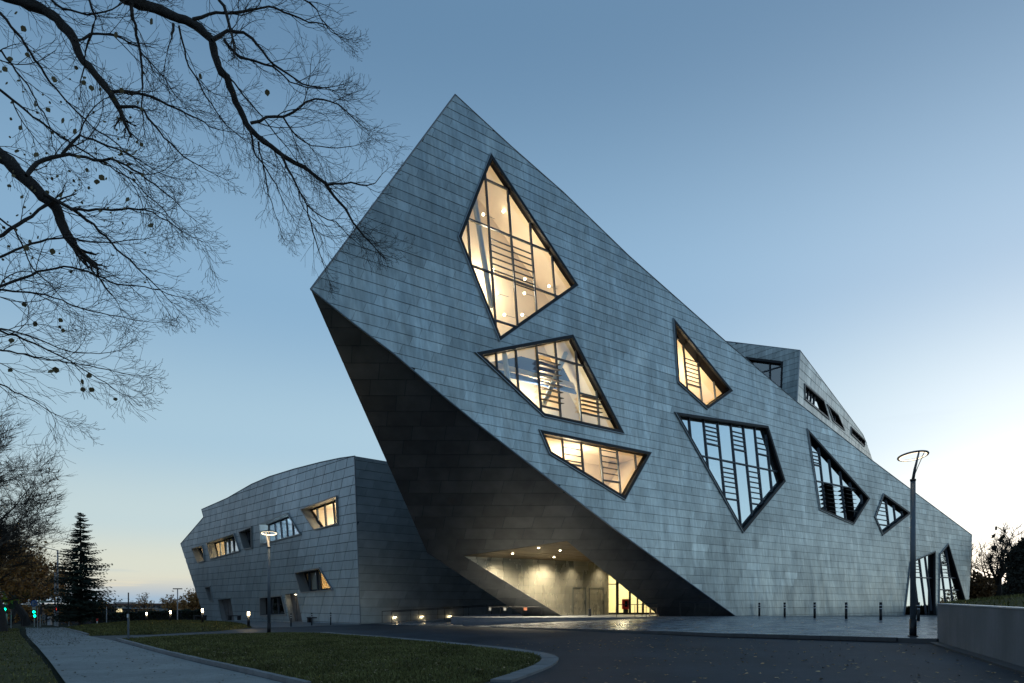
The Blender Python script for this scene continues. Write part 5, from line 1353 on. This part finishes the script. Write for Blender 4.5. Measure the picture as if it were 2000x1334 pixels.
# ------------------------------------------------------------------ overhanging branches
rb = random.Random(77)
nt_tree = thing('overhanging_tree', 'nearest tree, its bare dark branches hanging into the top left', 'tree', (-11.5, 5.5, zg(-11.5)))
MB().tube([(-11.5, 5.5, zg(-11.5) - .1), (-11.4, 5.6, 3), (-11.2, 6.0, 7), (-10.8, 6.4, 11), (-10.2, 6.8, 16)], [.42, .36, .30, .24, .12], 14).build('trunk', m_bark, nt_tree, True)
limbs = [ # (px points), start Y, end Y, r0px, r1px, twig density
 ([(-260, -260), (-90, -60), (25, 0), (76, 13), (122, 44), (145, 82), (157, 113), (185, 147), (210, 172), (231, 210)], 7.6, 8.2, 15, 4, 1.0),
 ([(218, 180), (255, 178), (294, 189), (330, 205), (357, 218), (395, 236), (428, 252)], 8.2, 8.8, 3.2, 1.0, 1.1),
 ([(231, 208), (273, 208), (311, 256), (353, 302), (403, 332)], 8.1, 8.5, 3.0, .9, 1.2),
 ([(145, 82), (185, 66), (230, 70), (268, 92), (300, 130), (330, 170)], 7.9, 8.6, 2.6, .8, 1.0),
 ([(-180, -420), (60, -160), (200, -30), (252, 0), (294, 13), (336, 29), (378, 46), (414, 78), (424, 122), (449, 168), (466, 210), (489, 252), (525, 285), (567, 313), (609, 336), (638, 361), (672, 407), (693, 441), (722, 470)], 8.2, 10.0, 14, 1.2, .85),
 ([(414, 78), (445, 61), (487, 67), (516, 109), (558, 143), (600, 168), (640, 172)], 9.0, 9.6, 4.0, .9, 1.1),
 ([(378, 40), (420, 25), (462, 25), (520, 12), (588, 38), (630, 46), (660, 70)], 8.9, 9.5, 3.2, .8, 1.1),
 ([(400, -60), (440, 20), (450, 62)], 8.9, 9.0, 3.2, 3.0, .6),
 ([(430, -40), (480, -30), (560, -20), (610, 10), (650, 60)], 9.0, 9.8, 3.5, .8, 1.3),
 ([(489, 243), (516, 231), (554, 229), (584, 210), (621, 193), (663, 202), (700, 240)], 9.3, 9.8, 3.2, .8, 1.2),
 ([(554, 229), (575, 265), (610, 285), (650, 290), (690, 285)], 9.4, 9.9, 1.8, .6, 1.2),
 ([(638, 361), (680, 357), (715, 362), (735, 356), (745, 345)], 9.6, 9.9, 2.4, .7, 1.0),
 ([(546, 298), (571, 348), (600, 403), (613, 462), (630, 516)], 9.4, 9.8, 2.8, .7, 1.2),
 ([(600, 403), (630, 425), (665, 440), (690, 470)], 9.5, 9.9, 1.6, .6, 1.2),
 ([(348, 50), (369, 126), (403, 189), (441, 243), (479, 277)], 8.7, 9.5, 2.2, .7, 1.1),
 ([(437, 76), (470, 113), (525, 126), (567, 160), (630, 176)], 9.0, 9.6, 3.2, .8, 1.1),
 ([(489, 252), (498, 300), (520, 330), (540, 360), (560, 410)], 9.3, 9.7, 2.2, .7, 1.1),
 ([(504, 277), (516, 328), (525, 378), (542, 428)], 9.3, 9.7, 1.8, .6, 1.3),
 ([(424, 122), (470, 180), (510, 225), (545, 270), (585, 320)], 9.1, 9.7, 2.0, .7, 1.0),
 ([(256, 0), (271, 84), (279, 147), (279, 222)], 8.0, 8.3, 4.0, 1.2, 1.0),
 ([(340, 50), (335, 70), (328, 100)], 8.7, 8.7, 3.0, 1.0, .3),
 ([(-220, 120), (-80, 240), (0, 302), (42, 340), (80, 378), (113, 411), (130, 458), (145, 477)], 7.2, 7.9, 16, 6, .9),
 ([(50, 344), (71, 319), (130, 300), (185, 313), (223, 309), (260, 332), (302, 361), (353, 403)], 7.5, 8.3, 4.5, .9, 1.1),
 ([(122, 302), (155, 265), (200, 282), (250, 300), (300, 330)], 7.7, 8.2, 3.0, .8, 1.0),
 ([(84, 378), (139, 407), (185, 441), (235, 495), (294, 546), (325, 580)], 7.6, 8.4, 4.0, .8, 1.1),
 ([(139, 409), (193, 411), (252, 407), (302, 416), (369, 458)], 7.7, 8.4, 3.0, .8, 1.1),
 ([(0, 176), (63, 227), (126, 273), (190, 312), (260, 353), (327, 420)], 7.4, 8.3, 2.6, .8, 1.0),
 ([(0, 25), (42, 76), (84, 139), (126, 193), (180, 248), (235, 286), (294, 336)], 7.4, 8.4, 3.0, .8, .9),
 ([(-60, 480), (0, 462), (50, 430), (90, 400)], 7.4, 7.7, 4, 3, .6),
 ([(-60, 520), (0, 504), (63, 474), (130, 462), (200, 475), (270, 470)], 7.4, 8.0, 3.2, .8, 1.0),
 ([(-60, 590), (0, 561), (83, 528), (128, 519), (170, 528), (222, 555), (280, 560), (344, 578)], 7.4, 8.4, 3.4, .8, 1.0),
 ([(130, 458), (150, 500), (190, 540), (230, 590)], 7.8, 8.2, 2.6, .8, 1.0),
 ([(-40, 560), (0, 567), (83, 575), (166, 605), (277, 628)], 7.4, 8.3, 2.4, .7, 1.0),
 ([(-60, 620), (0, 644), (83, 678), (166, 722), (233, 766)], 7.3, 8.2, 2.8, .7, .9),
 ([(-60, 650), (0, 640), (70, 660), (140, 690), (210, 690)], 7.3, 8.2, 2.2, .7, .9),
 ([(-60, 680), (0, 683), (111, 705), (180, 715), (255, 733)], 7.3, 8.2, 2.2, .7, .9),
 ([(-60, 720), (0, 750), (60, 780), (111, 811)], 7.3, 7.9, 2.2, .7, .8),
 ([(-60, 90), (0, 100), (50, 160), (90, 230), (110, 300)], 7.3, 7.8, 2.6, .8, .9),
 ([(60, -40), (110, 10), (170, 30), (220, 20), (260, -10)], 7.7, 8.0, 3, 1, 1.0),
 ([(150, -40), (190, 30), (170, 90), (160, 150)], 7.9, 8.1, 3, 1.2, .8),
 ([(-40, 400), (30, 450), (60, 520), (110, 570)], 7.3, 7.9, 2.4, .8, .8),
]
twigs = MB(); leafV = []; leafF = []
def twig(p, d, ln, r, lev, curl):
    n = 7 if lev == 1 else (6 if lev == 2 else 4); pts = [p]; rr = [r]; seg = ln / n
    view = (p - CAM).normalized()
    for i in range(n):
        side_ = d.cross(view).normalized()
        d = (d + side_ * curl * seg * 2.2 + Vector((rb.gauss(0, .07), rb.gauss(0, .07), rb.gauss(0, .07)))).normalized()
        p = p + d * seg; pts.append(p); rr.append(max(.0019, r * (1 - .62 * (i + 1) / n)))
    twigs.tube(pts, rr, 3, caps=False)
    if lev >= 4: return pts
    k = {1: 6, 2: 4, 3: 1}[lev]
    for i in range(k):
        f = (i + rb.uniform(.2, .9)) / k * .92 + .06; j = min(n - 1, int(f * n)); q = pts[j].lerp(pts[j + 1], f * n - j)
        s_ = 1 if (i + lev) % 2 else -1; loc = (pts[j + 1] - pts[j]).normalized()
        ax = loc.cross(view).normalized() * s_
        a = rb.uniform(.35, .85); nd = (loc * cos(a) + ax * sin(a) + view * rb.gauss(0, .3)).normalized()
        twig(q, nd, ln * rb.uniform(.42, .68) * (1.15 - .4 * f), max(.0020, rr[j] * .60), lev + 1, -s_ * rb.uniform(-.2, 1.6) )
    return pts
for (pp, Y0, Y1, ra, rz_, dens) in limbs:
    tot = [0]
    for a, b_ in zip(pp, pp[1:]): tot.append(tot[-1] + math.hypot(b_[0] - a[0], b_[1] - a[1]))
    # smooth resample with wobble
    pts = []; rr = []; nS = max(6, int(tot[-1] / 16))
    for s_ in range(nS + 1):
        L_ = tot[-1] * s_ / nS
        for i in range(len(pp) - 1):
            if L_ <= tot[i + 1] + 1e-6:
                f = (L_ - tot[i]) / (tot[i + 1] - tot[i]); x = pp[i][0] + (pp[i + 1][0] - pp[i][0]) * f; y = pp[i][1] + (pp[i + 1][1] - pp[i][1]) * f; break
        g = s_ / nS; Y_ = Y0 + (Y1 - Y0) * g
        pts.append(P(x + rb.gauss(0, 1.3), y + rb.gauss(0, 1.3), Y_)); rr.append((ra + (rz_ - ra) * g ** .8) / F * Y_ * .5 * (2.7 if ra > 5 else 2.0))
    mb = MB(); mb.tube(pts, rr, 8 if ra > 5 else 5, caps=False)
    # knobbly bark
    mb.V = [v + Vector((rb.gauss(0, 1), rb.gauss(0, 1), rb.gauss(0, 1))) * rr[min(len(rr) - 1, i // (8 if ra > 5 else 5))] * .10 for i, v in enumerate(mb.V)]
    mb.build('limb' if ra > 5 else 'branch', m_bark, nt_tree, True)
    cnt = int(tot[-1] / 33.0 * dens * (.85 if pp[0][0] < 150 and pp[-1][1] > 400 else 1))
    for c in range(cnt):
        f = (c + rb.random()) / cnt; j = min(len(pts) - 2, int(f * (len(pts) - 1))); q = pts[j].lerp(pts[j + 1], f * (len(pts) - 1) - j)
        view = (q - CAM).normalized(); loc = (pts[j + 1] - pts[j]).normalized(); s_ = 1 if c % 2 else -1
        ax = loc.cross(view).normalized() * s_; a = rb.uniform(.35, .85)
        nd = (loc * cos(a) + ax * sin(a) + view * rb.gauss(0, .3) + Vector((.10, 0, -.05))).normalized()
        big = rb.random() < .28
        ln = rb.uniform(.55, 1.0) if big else rb.uniform(.22, .60)
        twig(q, nd, ln * (.75 + .35 * (1 - f)), min(rr[j] * .6, .0085 if big else .0060), 1 if big else 2, -s_ * rb.uniform(.0, 1.4))
    tw_ = twig(pts[-1], (pts[-1] - pts[-2]).normalized(), .35, rr[-1], 1, rb.uniform(-.6, .6))
twigs.build('twigs', m_bark2, nt_tree)
# a few hanging leaves
def hang_leaf(px, py, Y, s):
    c = P(px, py, Y); k = len(leafV); a = Vector((rb.gauss(0, .6), rb.gauss(0, .4), -1)).normalized(); b_ = a.cross(Vector((rb.gauss(0, .5), 1, rb.gauss(0, .3)))).normalized()
    for t_, w in ((0, 0), (.25, .42), (.6, .46), (1, 0), (.6, -.44), (.25, -.40)):
        leafV.append(c + a * s * t_ + b_ * s * w)
    hv = leafV[k:]; o_ = hv[0]; lf = _add('leaf', [v - o_ for v in hv], [list(range(6))], m_leaf); lf.location = o_; lf.parent = nt_tree; lf.matrix_parent_inverse = Matrix.Translation(nt_tree.location).inverted()
for (x, y) in ((50, 52), (18, 110), (5, 130), (160, 157), (178, 166), (68, 196), (240, 172), (388, 145), (521, 174), (293, 38), (225, 62), (107, 150), (125, 230), (143, 253), (67, 285), (75, 298), (35, 292), (45, 590), (72, 628), (24, 660), (24, 720), (105, 722), (108, 716), (172, 727), (178, 730), (182, 757), (158, 741), (160, 756), (224, 776), (292, 437), (252, 385), (190, 350), (193, 342), (56, 480), (104, 485), (123, 380), (120, 430)):
    hang_leaf(x, y, rb.uniform(7.2, 8.3), rb.uniform(.055, .08))
for _ in range(150):
    x = rb.uniform(0, 300); y = rb.gauss(330, 110)
    if y < 0 or x > 320: continue
    hang_leaf(x, y, rb.uniform(7.2, 8.4), rb.uniform(.02, .055))


# ------------------------------------------------------------------ grass blades and fallen leaves
rg = random.Random(123)
def blades(name, poly, zf, n, h, label_kind='stuff', near=None):
    xs_ = [p[0] for p in poly]; ys_ = [p[1] for p in poly]; V = []; Fc = []; T = []
    tries = 0
    while len(Fc) < n and tries < n * 6:
        tries += 1
        y = min(ys_) + (max(ys_) - min(ys_)) * rg.random() ** 1.6; x = rg.uniform(min(xs_), max(xs_))
        if not inside(x, y, poly): continue
        z = zf(x, y); a = rg.uniform(0, 2 * pi); w = .010 + .0007 * y; hh = h * rg.uniform(.5, 1.3); k = len(V)
        dx, dy = cos(a) * w, sin(a) * w; lx, ly = rg.gauss(0, .5) * hh, rg.gauss(0, .5) * hh
        V += [(x - dx, y - dy, z - .01), (x + dx, y + dy, z - .01), (x + lx, y + ly, z + hh)]; Fc.append([k, k + 1, k + 2])
        T.append(rg.uniform(.45, 1.5) * (1 + .5 * mnoise.noise(Vector((x * .8, y * .8, 2)))))
    o = add(name, V, Fc, m_blade, None, tints=T); tag(o, kind='stuff'); return o
blades('grass', lawn, zlawn, 52000, .055)
blades('grass', mound, zmound, 16000, .08)
blades('grass', [p for p in verge], zverge, 30000, .06)
nb_poly = [(c2.x + .3, c2.y), (c0.x + .3, c0.y), (25.3, 40), (48, 74), (60, 60), (30, 5)]
blades('grass', nb_poly, zbank, 16000, .12)
def scatter_leaves(poly, zf, n, smin, smax, fn=None, tl=(.3, 1.6)):
    xs_ = [p[0] for p in poly]; ys_ = [p[1] for p in poly]; V = []; Fc = []; T = []; tries = 0
    while len(Fc) < n and tries < n * 12:
        tries += 1; y = min(ys_) + (max(ys_) - min(ys_)) * rg.random() ** 1.3; x = rg.uniform(min(xs_), max(xs_))
        if not inside(x, y, poly): continue
        if fn and rg.random() > fn(x, y): continue
        z = zf(x, y) + .012; s_ = rg.uniform(smin, smax); a = rg.uniform(0, 2 * pi); k = len(V); m = 6
        for j in range(m):
            t_ = 2 * pi * j / m; r_ = s_ * (1 if j % 2 == 0 else .55) * rg.uniform(.7, 1.1)
            V.append((x + cos(a + t_) * r_, y + sin(a + t_) * r_, z + rg.uniform(0, s_ * .55)))
        Fc.append(list(range(k, k + m))); T.append(rg.uniform(*tl))
    return V, Fc, T
def leafstuff(args):
    V = []; Fc = []; T = []
    for a in args:
        v, f, t_ = scatter_leaves(*a[0], **a[1]); k = len(V); V += v; Fc += [[q + k for q in ff] for ff in f]; T += t_
    tag(add('fallen_leaves', V, Fc, m_flA, None, tints=T), kind='stuff')
near_road = [(-2, 11), (9, 10), (12.4, 20), (6, 27), (-1, 24), (2.6, 17.5), (1, 14)]
leafstuff([((lawn, zlawn, 2300, .02, .05), dict(tl=(.4, 2.8))), ((path, lambda x, y: zg(x) + .008, 2600, .02, .05), dict(fn=lambda x, y: .35 + .65 * max(0, min(1, (y - 32) / 25)), tl=(.2, 1.0))),
           ((near_road, zg, 520, .025, .065), dict(tl=(.3, 3.6))), ((verge, zverge, 6500, .025, .055), dict(tl=(.4, 1.6))), ((mound, zmound, 250, .03, .06), dict(tl=(.4, 1.5))),
           ((GP([(70, 1262), (52, 1250), (46, 1228), (120, 1228), (170, 1243), (150, 1262)]), lambda x, y: zg(x) + .01, 900, .025, .055), dict(tl=(.2, .7)))])
print("objects", len(bpy.data.objects), "tris", sum(len(o.data.polygons) for o in bpy.data.objects if o.type == 'MESH'))
